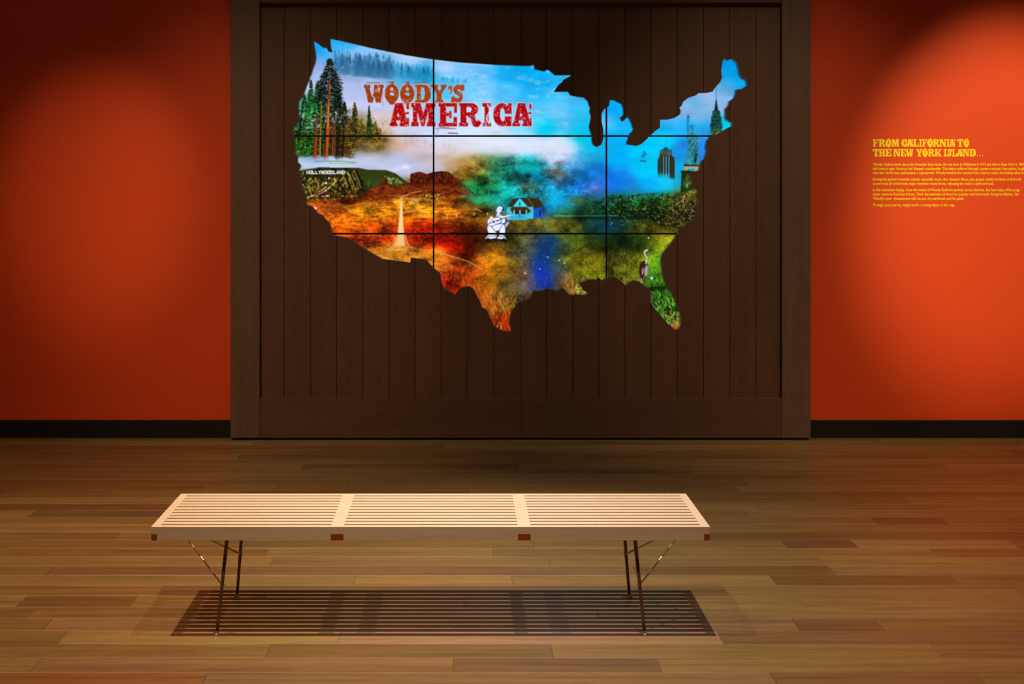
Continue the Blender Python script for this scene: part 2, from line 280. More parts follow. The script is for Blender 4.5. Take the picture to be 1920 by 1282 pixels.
for i in range(20):
    xa=at(SE[i],0,PP).x; xb=at(SE[i+1],0,PP).x; za,zb=RZ-.02,TZ+.02
    g=.0005; ch=.0017; a,b_=xa+g,xb-g
    vs=[Vector(p) for p in ((a,za),(b_,za),(b_,zb),(a,zb),(a+ch,za),(a+ch,zb),(b_-ch,za),(b_-ch,zb))]
    es=[(0,4),(4,6),(6,1),(1,2),(2,7),(7,5),(5,3),(3,0),(4,5),(6,7)]
    near=MAPW if (max(p[0] for p in MAPW)>a and min(p[0] for p in MAPW)<b_) else []
    base=len(vs); vs+= [Vector(p) for p in near]; es+=[(base+j,base+(j+1)%mn) for j in range(len(near))]
    V2,E2,F2,_,_,_=delaunay_2d_cdt(vs,es,[],0,1e-6)
    bm=bmesh.new(); vm={}
    def gv(j,back):
        if (j,back) not in vm:
            p=V2[j]; d=0
            if p.x<a+ch: d=.004*(a+ch-p.x)/ch
            if p.x>b_-ch: d=.004*(p.x-b_+ch)/ch
            vm[(j,back)]=bm.verts.new((p.x,PP+(.018 if back else max(0,d)),p.y))
        return vm[(j,back)]
    cnt={}
    for f in F2:
        c=sum((V2[j] for j in f),Vector((0,0)))/len(f)
        if not(a<c.x<b_ and za<c.y<zb) or (near and inside((c.x,c.y),MAPW)): continue
        bm.faces.new([gv(j,0) for j in f]); bm.faces.new([gv(j,1) for j in f][::-1])
        for q in range(len(f)):
            e=(f[q],f[(q+1)%len(f)]); cnt[tuple(sorted(e))]=cnt.get(tuple(sorted(e)),0)+1
    for (p,q),c in cnt.items():
        if c==1:
            try: bm.faces.new((gv(p,0),gv(q,0),gv(q,1),gv(p,1)))
            except ValueError: pass
    # a board cut right through by the map is two pieces, each an object
    bm.verts.ensure_lookup_table(); bm.verts.index_update(); left=set(bm.verts)
    while left:
        s0=left.pop(); comp={s0}; st=[s0]
        while st:
            v=st.pop()
            for e in v.link_edges:
                u=e.other_vert(v)
                if u not in comp: comp.add(u); st.append(u)
        left-=comp; b2=bmesh.new(); mp={v:b2.verts.new(v.co) for v in comp}
        for f in {f for v in comp for f in v.link_faces}: b2.faces.new([mp[v] for v in f.verts])
        from_bm('plank',b2,M_BOARD,panel)
    bm.free()
# thin black backing behind the boards, cut out the same way
vs=[Vector(p) for p in ((IX0-.02,RZ-.03),(IX1+.02,RZ-.03),(IX1+.02,TZ+.03),(IX0-.02,TZ+.03))]+[Vector(p) for p in MAPW]
V2,_,F2,_,_,_=delaunay_2d_cdt(vs,[(0,1),(1,2),(2,3),(3,0)]+[(4+i,4+(i+1)%mn) for i in range(mn)],[],0,1e-6)
bm=bmesh.new(); vm=[[bm.verts.new((p.x,PP+d,p.y)) for p in V2] for d in (.0186,.026)]
for f in F2:
    c=sum((V2[j] for j in f),Vector((0,0)))/len(f)
    if inside((c.x,c.y),MAPW): continue
    bm.faces.new([vm[0][j] for j in f]); bm.faces.new([vm[1][j] for j in f][::-1])
from_bm('backing',bm,M_PLINTH,panel,label='black backing behind the boards')
# satin edging that lines the cut-out
bm=bmesh.new(); sgn=1
area=sum(MAPW[i][0]*MAPW[(i+1)%mn][1]-MAPW[(i+1)%mn][0]*MAPW[i][1] for i in range(mn)); sgn=1 if area>0 else -1
ring=[]
for i in range(mn):
    p=Vector(MAPW[i-1]); q=Vector(MAPW[i]); r=Vector(MAPW[(i+1)%mn]); d1=(q-p).normalized(); d2=(r-q).normalized()
    nrm=Vector((d1.y+d2.y,-d1.x-d2.x))*sgn; nrm=nrm.normalized() if nrm.length>1e-4 else Vector((d1.y,-d1.x)); o_=q+nrm*.0022
    ring.append([bm.verts.new((q.x,PP-.0006,q.y)),bm.verts.new((q.x,PS-.003,q.y)),bm.verts.new((o_.x,PS-.003,o_.y)),bm.verts.new((o_.x,PP-.0006,o_.y))])
for i in range(mn):
    A,B=ring[i],ring[(i+1)%mn]
    for k in range(4): bm.faces.new((A[k],A[(k+1)%4],B[(k+1)%4],B[k]))
from_bm('edging',bm,M_RIM,panel,label='thin dark satin edging lining the cut-out')
# ---------------------------------------------------------------- the picture shown on the video wall, painted into an array
PX0,PY0,PW,PH = 489,72,972,549
SS = 2
class Painter:
    def __init__(s):
        s.w,s.h = PW*SS,PH*SS
        xs=(np.arange(s.w)+.5)/SS+PX0; ys=(np.arange(s.h)+.5)/SS+PY0
        s.X,s.Y=np.meshgrid(xs,ys); s.X=s.X.astype(np.float32); s.Y=s.Y.astype(np.float32)
        s.C=np.zeros((s.h,s.w,3),np.float32); s.rng=np.random.RandomState(7)
    def box(s,x0,y0,x1,y1):
        a=max(0,int((x0-PX0)*SS)-1); b=min(s.w,int((x1-PX0)*SS)+2); c=max(0,int((y0-PY0)*SS)-1); d=min(s.h,int((y1-PY0)*SS)+2)
        return (slice(c,d),slice(a,b)) if b>a and d>c else None
    def put(s,sl,m,col):
        m=np.clip(m,0,1)[...,None]; s.C[sl]=s.C[sl]*(1-m)+np.asarray(col,np.float32)*m
    def noise(s,cx,cy,seed,octs=4,gain=.55):
        out=np.zeros((s.h,s.w),np.float32); amp=1.; tot=0.
        for o in range(octs):
            r=np.random.RandomState(seed*31+o); px=max(cx,.5)*SS; py=max(cy,.5)*SS
            g=r.rand(int(s.h/py)+3,int(s.w/px)+3).astype(np.float32)
            u=np.arange(s.w)/px; v=np.arange(s.h)/py; i=u.astype(int); j=v.astype(int); fu=u-i; fv=v-j
            fu=(fu*fu*(3-2*fu)).astype(np.float32); fv=(fv*fv*(3-2*fv)).astype(np.float32)[:,None]
            g0=g[j]; g1=g[j+1]
            a=g0[:,i]*(1-fu)+g0[:,i+1]*fu; b=g1[:,i]*(1-fu)+g1[:,i+1]*fu
            out+=amp*(a*(1-fv)+b*fv); tot+=amp; amp*=gain; cx/=2; cy/=2
        return out/tot
    def pmask(s,pts,sl):
        X=s.X[sl]; Y=s.Y[sl]; m=np.zeros(X.shape,bool); n=len(pts)
        for k in range(n):
            (x1,y1),(x2,y2)=pts[k],pts[(k+1)%n]
            if y1==y2: continue
            c=((y1>Y)!=(y2>Y)); m^=c&(X<(x2-x1)*(Y-y1)/(y2-y1)+x1)
        return m
    def poly(s,pts,col,a=1.,tex=None):
        xs=[p[0] for p in pts]; ys=[p[1] for p in pts]; sl=s.box(min(xs),min(ys),max(xs),max(ys))
        if sl is None: return
        m=s.pmask(pts,sl).astype(np.float32)*a
        if tex is not None: m*=tex[sl]
        s.put(sl,m,col)
    def soft(s,cx,cy,rx,ry,col,a=1.,p=1.,tex=None):
        sl=s.box(cx-rx*2.4,cy-ry*2.4,cx+rx*2.4,cy+ry*2.4)
        if sl is None: return
        d=((s.X[sl]-cx)/rx)**2+((s.Y[sl]-cy)/ry)**2
        m=a*np.exp(-d*p)
        if tex is not None: m*=tex[sl]
        s.put(sl,m,col)
    def ell(s,cx,cy,rx,ry,col,a=1.):
        sl=s.box(cx-rx-1,cy-ry-1,cx+rx+1,cy+ry+1)
        if sl is None: return
        d=np.sqrt(((s.X[sl]-cx)/rx)**2+((s.Y[sl]-cy)/ry)**2); s.put(sl,(1-d)*min(rx,ry)*SS+.5,np.array(col)) if a==1 else s.put(sl,a*np.clip((1-d)*min(rx,ry)*SS+.5,0,1),col)
    def line(s,pts,w,col,a=1.,w2=None):
        n=len(pts)-1
        for k in range(n):
            (x1,y1),(x2,y2)=pts[k],pts[k+1]
            wa=w if w2 is None else w+(w2-w)*k/n; wb=w if w2 is None else w+(w2-w)*(k+1)/n; W=max(wa,wb)
            sl=s.box(min(x1,x2)-W,min(y1,y2)-W,max(x1,x2)+W,max(y1,y2)+W)
            if sl is None: continue
            X=s.X[sl]; Y=s.Y[sl]; L=(x2-x1)**2+(y2-y1)**2+1e-6
            t=np.clip(((X-x1)*(x2-x1)+(Y-y1)*(y2-y1))/L,0,1)
            d=np.hypot(X-x1-t*(x2-x1),Y-y1-t*(y2-y1)); s.put(sl,a*np.clip(((wa+(wb-wa)*t)/2-d)*SS+.5,0,1),col)

def paint_picture():
    P=Painter(); X,Y=P.X,P.Y; R=P.rng
    V=lambda *c: np.array(c,np.float32)/255.
    # ---- broad colour field from control points
    pts="""600 88 15 160 240;640 85 50 170 240;700 98 130 190 240;770 108 165 200 242;620 105 90 175 238;650 110 150 190 240;592 130 150 175 235;600 150 190 200 245;
660 140 130 160 205;700 150 170 190 235;720 135 90 150 195;760 140 70 170 215;800 135 60 175 225;650 170 185 192 238;700 190 200 205 245;660 215 205 212 245;700 225 225 210 225;720 240 220 200 190;750 245 205 215 240;790 245 200 220 250;
830 125 165 205 250;870 128 120 190 248;910 135 90 185 248;950 135 20 175 245;990 140 0 170 240;1020 150 10 172 242;1050 148 40 185 250;830 160 70 195 245;870 165 110 200 252;910 175 120 205 252;950 175 70 190 250;1000 175 30 180 245;1035 185 60 190 250;
830 215 160 205 250;900 215 190 222 252;960 215 150 215 252;1000 200 80 195 250;1040 205 110 200 250;1075 200 60 185 245;1095 220 40 195 245;1000 225 90 210 252;1020 240 0 210 250;1060 235 80 200 250;1095 245 0 200 250;870 240 205 225 250;930 243 205 225 250;980 246 140 220 252;
1135 230 110 205 255;1150 210 0 175 255;1175 240 20 185 255;1150 245 20 175 255;1160 262 0 180 250;
1360 120 0 150 222;1370 140 0 145 215;1390 155 10 165 235;1365 160 70 165 225;1355 180 130 180 228;1330 190 150 185 228;1300 195 95 175 228;1290 205 145 180 225;1310 215 130 185 235;1260 228 90 180 245;1250 243 0 185 255;1290 240 20 180 250;1320 240 40 170 240;1345 200 140 185 230;1366 232 0 200 235;
820 265 205 215 248;870 268 212 220 250;920 272 222 228 250;960 278 222 225 248;1000 272 200 220 250;1050 275 200 225 248;1060 290 205 210 238;1030 300 180 195 228;1080 258 0 215 245;1100 275 0 205 245;1090 295 40 170 230;1120 285 20 165 225;1075 305 110 160 215;
1160 300 0 175 250;1200 285 0 195 255;1240 270 0 205 255;1200 320 0 200 255;1170 335 20 130 235;1150 345 10 110 235;1220 350 0 175 255;1250 340 10 195 250;1230 310 0 210 255;1270 310 10 180 240;1270 290 20 140 225;1315 280 40 130 235;1300 270 30 150 240;1285 340 20 150 190;1190 362 20 130 190;
830 285 215 180 165;850 300 190 160 130;870 292 200 175 120;880 312 140 105 35;900 310 130 110 50;920 300 90 140 80;870 330 110 80 20;900 335 60 70 25;940 310 30 140 110;960 300 60 160 150;990 305 10 150 160;1010 315 0 150 175;965 330 10 80 80;1000 335 0 85 110;930 330 20 100 70;
1020 340 0 110 150;1045 325 85 90 90;1050 340 60 90 110;1070 320 20 120 170;1100 325 10 110 190;1120 325 20 110 200;1120 350 60 110 215;1080 350 20 110 210;1050 360 10 110 170;900 350 20 120 60;880 360 30 130 80;920 365 20 110 70;950 360 10 160 160;980 365 10 190 190;1010 360 20 130 150;990 348 70 70 60;
930 378 20 150 140;910 385 60 70 30;960 385 10 130 140;1030 385 10 110 190;1040 372 0 140 190;1065 385 20 120 140;1090 385 40 100 70;1120 380 20 90 90;1110 395 20 80 50;1130 370 30 100 140;1020 395 20 90 120;
870 380 80 50 15;895 395 110 80 15;880 405 225 130 15;910 405 150 95 20;960 415 110 85 20;1000 415 110 100 25;1040 418 105 105 30;1070 425 115 115 20;1100 408 25 40 15;1110 425 15 70 60;1130 425 5 55 70;980 432 120 110 40;1060 408 60 60 20;
1160 378 15 100 80;1160 395 15 80 50;1190 380 25 110 30;1220 378 20 100 15;1250 380 25 95 10;1220 398 20 55 10;1180 402 20 50 20;1260 395 55 60 15;1285 380 90 75 15;1290 365 120 115 25;1295 400 80 50 15;1160 415 10 55 75;1190 415 90 105 20;1220 412 40 40 8;1240 420 30 25 5;1200 430 110 115 20;1260 430 130 105 20;1280 418 130 90 20;1230 432 120 95 15;
1150 450 10 50 25;1170 455 15 40 15;1200 450 20 40 12;1190 465 30 55 15;1225 450 70 85 15;1250 450 145 150 20;1235 465 150 165 20;1220 480 110 140 20;1195 485 140 135 20;1165 485 100 95 20;1150 475 45 50 15;1150 505 70 75 15;1180 510 120 120 20;1235 485 100 160 25;1240 500 110 165 25;1225 515 70 160 35;1170 522 140 140 25;
1230 545 70 120 25;1245 560 50 120 25;1255 580 40 90 15;1262 598 60 55 10;1268 612 190 100 15;
1000 445 80 85 65;1020 455 10 55 95;1030 470 10 60 120;1010 490 10 55 130;1010 510 10 45 165;1025 525 10 50 170;1000 535 30 50 130;1040 500 30 75 110;1055 470 60 85 60;1060 490 105 100 20;1085 470 105 110 15;1090 495 125 115 15;1115 480 85 75 10;1115 505 130 125 15;1085 518 110 105 20;1050 520 100 80 60;1060 535 110 75 20;1110 450 40 60 15;1080 448 60 80 20;1025 540 20 40 120;
960 455 70 70 20;950 445 70 60 20;975 480 80 85 60;985 470 100 95 70;960 495 150 105 20;980 505 90 70 50;965 520 80 60 20;985 520 170 120 80;985 540 130 105 100;970 550 100 85 60;960 545 70 60 20;950 560 90 85 20;940 575 130 90 20;980 558 120 100 30;945 535 90 65 20;
930 470 130 80 15;905 460 70 35 10;880 450 70 15 5;920 490 195 120 15;940 505 200 130 15;900 500 190 90 15;910 525 215 125 15;915 550 200 100 15;925 565 190 85 20;935 595 170 70 15;940 612 165 30 5;950 600 150 40 8;
840 450 165 15 5;860 465 150 12 5;870 480 90 15 5;850 485 190 60 15;820 480 220 120 25;840 505 200 60 15;840 530 190 25 5;860 520 190 50 10;880 515 200 80 15;855 545 200 30 5;885 530 200 90 15;825 500 225 120 30;
640 450 220 60 15;670 455 190 45 10;700 452 200 60 15;690 470 215 120 20;720 478 228 145 35;760 485 228 150 35;790 478 225 130 25;780 455 180 40 10;805 450 180 25 5;
640 430 255 100 10;640 410 255 120 10;620 400 235 110 20;600 390 180 70 15;680 400 255 150 15;700 390 250 160 20;720 405 250 140 15;690 425 235 90 8;730 430 200 50 8;780 430 190 30 5;800 420 200 30 5;775 410 220 100 10;790 390 240 160 25;760 385 235 150 25;800 400 235 140 20;
830 395 235 140 20;850 405 230 120 15;840 425 180 50 8;870 428 120 35 6;830 435 140 15 5;890 435 70 25 6;850 380 190 95 15;840 365 190 85 20;820 360 140 70 30;800 365 130 80 20;760 355 150 55 12;720 360 185 65 15;690 365 150 45 10;660 370 130 40 10;630 378 150 60 15;640 365 60 30 8;
575 345 60 60 12;590 360 60 50 15;620 350 30 25 8;600 335 80 75 20;640 340 40 35 12;670 345 35 30 10;680 330 70 70 25;700 335 110 130 60;720 345 130 150 70;740 345 110 140 80;
580 305 140 175 222;620 308 190 210 240;600 312 165 195 235;650 310 205 222 245;670 300 170 180 215;690 308 200 210 240;720 315 205 215 245;750 320 195 205 240;770 305 175 180 215;800 310 190 185 205;680 280 150 130 85;700 270 140 100 35;710 262 110 80 20;730 265 190 150 90;720 290 160 150 140;750 275 225 180 160;780 270 225 195 200;800 270 205 205 235;760 260 215 205 220;790 290 200 175 170;810 300 190 185 200;740 300 175 180 210;
560 245 40 110 30;580 230 40 120 40;600 210 60 140 80;565 210 90 150 130;570 275 80 130 40;560 285 110 140 40;620 240 30 70 30;650 240 60 80 20;675 230 110 110 40;690 245 150 150 90;600 270 20 50 15;640 270 50 45 12;665 275 60 50 15"""
    c=np.array([[float(v) for v in p.split()] for p in pts.replace('\n','').split(';')],np.float32)
    step=4*SS; xs=X[::step,::step]; ys=Y[::step,::step]
    num=np.zeros(xs.shape+(3,),np.float32); den=np.full(xs.shape,1e-9,np.float32)
    for q in c:
        d2=(xs-q[0])**2+((ys-q[1])*1.25)**2; w=np.exp(-d2/(2*13.**2))+1e-3/(1+d2/400.)**2
        num+=w[...,None]*q[2:]; den+=w
    F=num/den[...,None]/255.
    u=np.arange(P.w)/step; v=np.arange(P.h)/step; i=np.minimum(u.astype(int),F.shape[1]-2); j=np.minimum(v.astype(int),F.shape[0]-2); fu=np.clip(u-i,0,1).astype(np.float32)[None,:,None]; fv=np.clip(v-j,0,1).astype(np.float32)[:,None,None]
    P.C=(F[j][:,i]*(1-fu)+F[j][:,i+1]*fu)*(1-fv)+(F[j+1][:,i]*(1-fu)+F[j+1][:,i+1]*fu)*fv
    # ---- grain: cloudy in the smoke, fine on land, faint in the sky
    n1=P.noise(26,18,1,5,.6); n2=P.noise(3,3,2,3,.7); n3=P.noise(7,3,3,4,.65); n4=P.noise(1.2,1.2,4,2,.9); n5=P.noise(40,14,5,5)
    ss=lambda a,b,x: np.clip((x-a)/(b-a),0,1)**2*(3-2*np.clip((x-a)/(b-a),0,1))
    lum=P.C.mean(-1); blue=np.clip(P.C[...,2]-P.C[...,0],0,1)
    land=np.clip(1-ss(.15,.5,P.C[...,2]),0,1)
    smoke=np.exp(-(((X-1000)/115)**2+((Y-345)/55)**2)**2)
    desert=ss(910,830,X)*ss(345,370,Y)
    k=(1-.10*land)*(1+land*((n1-.5)*1.9+(n2-.5)*.45+(n3-.5)*(.25+.8*desert)+(n4-.5)*1.1)+smoke*((n1-.5)*2.4+(n2-.5)*.8+(n4-.5)*.5)+(1-land)*(1-smoke)*(n5-.5)*.22)
    P.C*=np.clip(k,.12,2.2)[...,None]
    full=(slice(None),slice(None))
    # cirrus streaks in the sky at the top
    sky=ss(0,40,X-810)*ss(260,215,Y)*ss(1110,1040,X)
    P.put(full,sky*ss(.5,.75,P.noise(22,9,6,5,.6))*.35,V(200,228,252)); P.put(full,sky*ss(.68,.82,P.noise(6,4,8,4,.7))*.35*ss(1000,880,X),V(30,130,190))
    # white cloud bank and cyan gap
    cb=Y+(P.noise(24,10,9,4)-.5)*16; P.put(full,ss(253,260,Y)*ss(299-ss(1040,1100,X)*10,280,cb)*ss(1092,1060,X-(Y-262)*.9+(n2-.5)*14)*ss(790,830,X)*.6,V(230,231,250))
    # ---- far bluish tree line in fog, upper left
    fog=P.noise(5,14,10,4,.6)
    for t in range(150):
        x=628+R.rand()*250; yb=118+(x-628)*.10
        if x>815 and R.rand()<.55: continue
        hgt=(14+26*R.rand())*(1.0 if x<740 else .66)*(1 if x<815 else .3); yt=yb-hgt+12; hw=hgt*.17+1.2
        col=V(40,105,150) if x<735 else V(25,135,190)
        a=.5+.45*R.rand()
        for q in range(int(hgt*1.6)):
            f=R.rand(); yy=yt+f*hgt*1.25; ww=hw*(.15+.85*f)*(.5+.6*R.rand())
            P.soft(x+R.randn()*ww*.45,yy,ww*.7+.5,1.3+R.rand(),col,a*.34*(1-.55*f))
    for (x,yt,hw,hh) in ((656,97,6,34),(675,97,7,38),(700,108,5,30),(711,110,6,34),(723,116,5,26),(734,116,5,28),(753,117,4,26),(766,122,5,22),(794,124,5,20),(802,126,4,18),(641,106,4,22),(630,107,2,16)):
        P.poly([(x,yt),(x+hw*.5,yt+hh*.4),(x+hw,yt+hh),(x-hw,yt+hh),(x-hw*.5,yt+hh*.4)],V(25,85,130),.75,ss(yt+hh*1.05,yt+hh*.25,Y)*ss(.25,.6,n2+.12))
    P.soft(660,168,60,22,V(190,196,240),.6); P.soft(740,165,60,18,V(120,190,240),.35)
    # pale strip along the cut top edge
    P.line([(693,93),(762,107),(812,114),(862,119.5),(924,123)],2.5,V(190,215,250),.4)
    # ---- foreground forest, left
    def conifer(x,yt,yb,hw,dk,lt,dens,top=.12,pw=.8,ltf=.3):
        H=yb-yt
        for q in range(int(H*dens)):
            f=R.rand(); y=yt+f*H; env=hw*(top+(1-top)*min(1,(f*1.9)**pw)); L=env*(.25+.75*R.rand()); sd=1 if R.rand()<.5 else -1
            st=env*.75*R.rand()*sd; cc=(lt if R.rand()<ltf else dk)*(.5+.9*R.rand()); dy=(R.rand()*.55-.08)*L
            P.line([(x+st*.6,y),(x+st*.6+sd*L*.35,y+dy*.3),(x+sd*L,y+dy)],1.7,cc,.92,.5)
    dks=[V(12,36,18),V(14,50,18),V(8,18,12),V(52,40,10)]; lts=[V(50,120,45),V(70,160,50),V(26,54,26),V(165,130,45)]
    for (x,yt,yb,hw,g,d) in ((571,178,292,15,0,5),(583,150,292,13,0,6),(595,152,290,15,0,6),(604,142,290,14,2,6),(556,232,290,12,1,5),(581,205,292,16,1,6),(636,162,296,11,2,7),(630,200,292,14,2,6),(646,190,296,13,3,7),(645,192,240,10,2,3),(665,192,270,11,3,7),(664,205,262,8,2,3),(678,222,262,9,3,5),(692,198,262,6,2,4),(694,222,262,10,0,5),(704,228,262,8,3,5),(655,222,296,14,3,6),(712,240,262,6,3,4)):
        conifer(x,yt,yb,hw,dks[g],lts[g],d)
    conifer(618.5,110,192,26,V(9,20,13),V(34,62,34),11,.17,1.15,.28); conifer(619,165,292,22,V(9,22,12),V(34,80,28),6,.9,.8,.3)
    for q in range(420):
        f=R.rand()**.8; y=112+f*100; x=618.5+R.randn()*(2.2+6*f); L=2.5+4*R.rand(); P.line([(x,y),(x+R.randn()*L*.6,y+R.randn()*2.2+1)],2.,(V(10,20,13) if R.rand()<.7 else V(38,66,34))*(.6+.7*R.rand()),.9,.7)
    for q in range(260):
        x=618.5+R.randn()*13; y=122+R.rand()*78; P.ell(x,y,1.,.9,V(160,182,220),.7)
    for q in range(130):
        f=R.rand(); y=125+f*75; sd=1 if R.rand()<.6 else -1; L=(8+20*f)*(.7+.5*R.rand()); P.line([(618+sd*L*.35,y),(618+sd*L*.8,y+L*.12),(618+sd*L*1.08,y+L*.33)],1.1,V(8,16,12),.9,.5)
    leaf=ss(.5,.62,P.noise(3.2,2.6,11,3,.75)); lm=ss(548,556,X)*ss(672,640,X)*ss(196,212,Y)*ss(298,284,Y)
    P.put(full,lm*leaf*.9,V(8,20,9)); P.put(full,lm*ss(.6,.68,P.noise(2.6,2.2,12,3,.8))*.85*ss(640,610,X),V(85,165,40)); P.put(full,lm*ss(.64,.72,P.noise(3.2,3,13,2,.8))*.9*ss(262,225,Y),V(185,215,240)); P.put(full,ss(560,575,X)*ss(622,600,X)*ss(185,195,Y)*ss(232,212,Y)*ss(.5,.66,P.noise(4,4,14,3,.7))*.7,V(20,175,60))
    P.put(full,lm*ss(628,640,X)*ss(.55,.66,P.noise(3,3,15,3,.75))*.8,V(120,85,20))
    P.put(full,ss(640,655,X)*ss(740,700,X)*ss(205,235,Y)*ss(292,262,Y)*ss(.5,.68,P.noise(4,5,16,4,.7))*.65,V(150,110,25)); P.put(full,ss(650,665,X)*ss(715,690,X)*ss(228,245,Y)*ss(285,262,Y)*ss(.52,.68,P.noise(3,4,17,4,.7))*.6,V(50,55,12))
    for x,yt,w in ((720,232,5),(733,238,6),(748,262,5),(760,258,7),(772,252,6),(783,258,5),(797,254,5),(808,262,5),(832,262,7),(842,268,7),(852,272,6)):
        P.poly([(x,yt),(x+w,yt+26),(x-w,yt+26)],V(205,160,135),.4,ss(yt+28,yt+10,Y)*ss(.4,.62,n2))
    # trunks
    def trunk(pt,w0,w1,col):
        P.line(pt,w0,col*.55,1,w1); P.line([(a+.5,b) for a,b in pt],w0*.55,col,1,w1*.55)
    trunk([(617.5,150),(617,170),(615.5,205),(614,255),(610.5,298)],1.2,9.5,V(205,80,28)); P.line([(611.5,258),(610,298)],1.6,V(70,10,5),.9); P.line([(615.6,200),(614.6,240)],2.2,V(240,130,60),.8)
    trunk([(593.5,214),(592.5,232),(592,262),(590.5,294)],.6,8,V(175,52,15)); trunk([(602.5,190),(601,240),(599.5,294)],1.5,2.6,V(200,140,40)); trunk([(625,222),(624,240),(623,290)],.8,4.2,V(160,56,20)); trunk([(628.5,215),(627,290)],1.6,2.4,V(130,80,40)); trunk([(637,232),(636,250),(633,297)],1,8,V(56,26,12)); trunk([(651,255),(650,295)],2,3.5,V(110,45,15)); trunk([(567,190),(560,262)],1.2,3.2,V(25,22,10)); trunk([(645,235),(641,297)],3,5,V(38,26,10)); trunk([(616,160),(616.5,185)],1.3,1.6,V(110,60,40))
    # fog under the forest
    P.put(full,ss(292,301,Y+(n1-.5)*14)*ss(322,312,Y)*ss(720,640,X)*.9,V(195,214,240)); P.put(full,ss(270,300,Y+(n1-.5)*30)*ss(640,680,X)*ss(335,322,Y)*ss(812,740,X)*.55,V(196,204,240))
    P.soft(590,300,28,7,V(140,175,225),.7); P.line([(590,302.5),(640,302),(668,305)],1.6,V(90,120,70),.8); P.line([(618,306),(665,306.5)],3,V(150,190,120),.6); P.soft(610,298,7,2,V(190,150,170),.7); P.soft(590,297,7,2,V(170,120,140),.6)
    P.soft(760,313,9,4,V(245,248,255),.7); P.soft(742,318,7,4,V(235,240,255),.5)
    # ---- hill with the hillside lettering
    hill=[(556,322),(565,320),(578,316),(596,313.5),(640,314),(672,314.5),(690,318),(724,318.5),(742,325),(758,337),(764,342),(764,352),(720,352),(700,358),(680,364),(650,367),(622,374),(590,372),(574,375),(556,372)]
    P.poly(hill,V(48,44,14)); P.put(P.box(556,312,700,390),(P.pmask(hill,P.box(556,312,700,390))*ss(.5,.6,P.noise(4.2,3.4,20,3,.7)[P.box(556,312,700,390)]))*.85,V(8,7,4))
    P.poly([(672,315),(690,318),(724,318.5),(742,325),(758,337),(764,343),(764,352),(716,352),(690,345),(672,330)],V(52,60,20),1.,.6+.6*ss(.3,.7,n2)); P.poly([(676,333),(700,332),(722,336),(750,345),(740,352),(700,358),(680,352)],V(50,115,45),.6,ss(.45,.65,P.noise(3,3,21,4,.7))); P.poly([(720,330),(744,334),(762,345),(730,345)],V(165,185,100),.8,ss(.47,.65,P.noise(4,3,19,4,.7)))
    for q in range(420):
        x=558+R.rand()*112; y=318+R.rand()*56
        if y<332 and x>572 and x<650: continue
        cc=V(200,180,66)*(.35+.85*R.rand()); dx=R.randn()*1.6; P.line([(x,y),(x+dx,y+1.2+3*R.rand())],.9+.7*R.rand(),cc,.85)
    for pt in ([(574,371),(590,366),(606,360),(617,353),(625,345),(629,340),(627,334)],[(590,363),(604,356),(612,350)]): P.line(pt,1.8,V(225,185,110))
    for (x0,y0,x1,y1) in ((575,344,584,364),(594,340,597,352),(597,338,593,360),(652,322,668,358),(640,322,652,352),(664,318,676,352),(630,336,642,352)): P.line([(x0,y0),((x0+x1)/2+1,(y0+y1)/2),(x1,y1)],1.4,V(190,140,70),.8)
    for pt in ([(656,322),(668,352)],[(648,326),(660,360)],[(622,350),(640,360)],[(634,340),(650,364)],[(668,322),(682,350)]): P.line(pt,3.4,V(8,6,4),.85)
    for cx,cy,w in ((611,343,2.5),(604,368,2.2),(609,368,3),(613,367.5,2.5),(617,334,1.6),(591,390,3.2)): P.ell(cx,cy,w,1.7,V(245,245,240))
    P.line([(556,321),(566,318.5),(596,314.5)],2,V(120,135,70),.9)
    # hillside lettering HOLLYWOODLAND
    L5={'H':[[(0,0),(0,1)],[(1,0),(1,1)],[(0,.5),(1,.5)]],'O':[[(0,.1),(0,.9),(.5,1),(1,.9),(1,.1),(.5,0),(0,.1)]],'L':[[(0,0),(0,1),(1,1)]],'Y':[[(0,0),(.5,.5),(1,0)],[(.5,.5),(.5,1)]],'W':[[(0,0),(.25,1),(.5,.3),(.75,1),(1,0)]],'D':[[(0,0),(.6,.05),(1,.3),(1,.7),(.6,1),(0,1),(0,0)]],'A':[[(0,1),(.5,0),(1,1)],[(.2,.65),(.8,.65)]],'N':[[(0,1),(0,0),(1,1),(1,0)]]}
    x=575.2
    for ch in 'HOLLYWOODLAND':
        for st in L5[ch]: P.line([(x+a*3.9,320.3+b*5.4) for a,b in st],1.35,V(250,252,250))
        x+=5.62
    # ---- mesa, butte and red flats
    mesa=[(690,356),(702,350),(712,346.5),(716,344),(717,336),(719,339),(719.5,333),(722,333),(722.5,338),(724.5,332),(726,343),(736,348),(748,349.5),(758,346),(764,343),(768.5,342),(769,328),(771,325.5),(780,323),(785,321.5),(792,323),(800,326),(812,322.5),(826,320.5),(840,321.5),(846,326),(851,332),(858,333.5),(863,341),(866,346),(880,356),(884,364),(860,366),(800,364),(740,366),(690,366)]
    P.poly(mesa,V(96,30,10)); sl=P.box(690,318,890,368); mm=P.pmask(mesa,sl)
    P.put(sl,mm*ss(.45,.62,P.noise(2.2,6,22,3,.7)[sl])*.85,V(34,8,4)); P.put(sl,mm*ss(.58,.7,P.noise(2,5,23,3,.7)[sl])*.5,V(165,70,30)); P.put(sl,mm*ss(344,352,Y[sl])*.6*ss(.3,.6,n3[sl]),V(175,70,18))
    P.line([(769,342),(800,344),(830,343),(860,342)],1.5,V(50,14,6),.8); P.line([(770,326),(785,322.5),(800,327),(812,323.5),(838,322.5)],1.2,V(40,12,6),.8); P.line([(866,346),(880,356),(886,362)],2.2,V(25,15,8),.8)
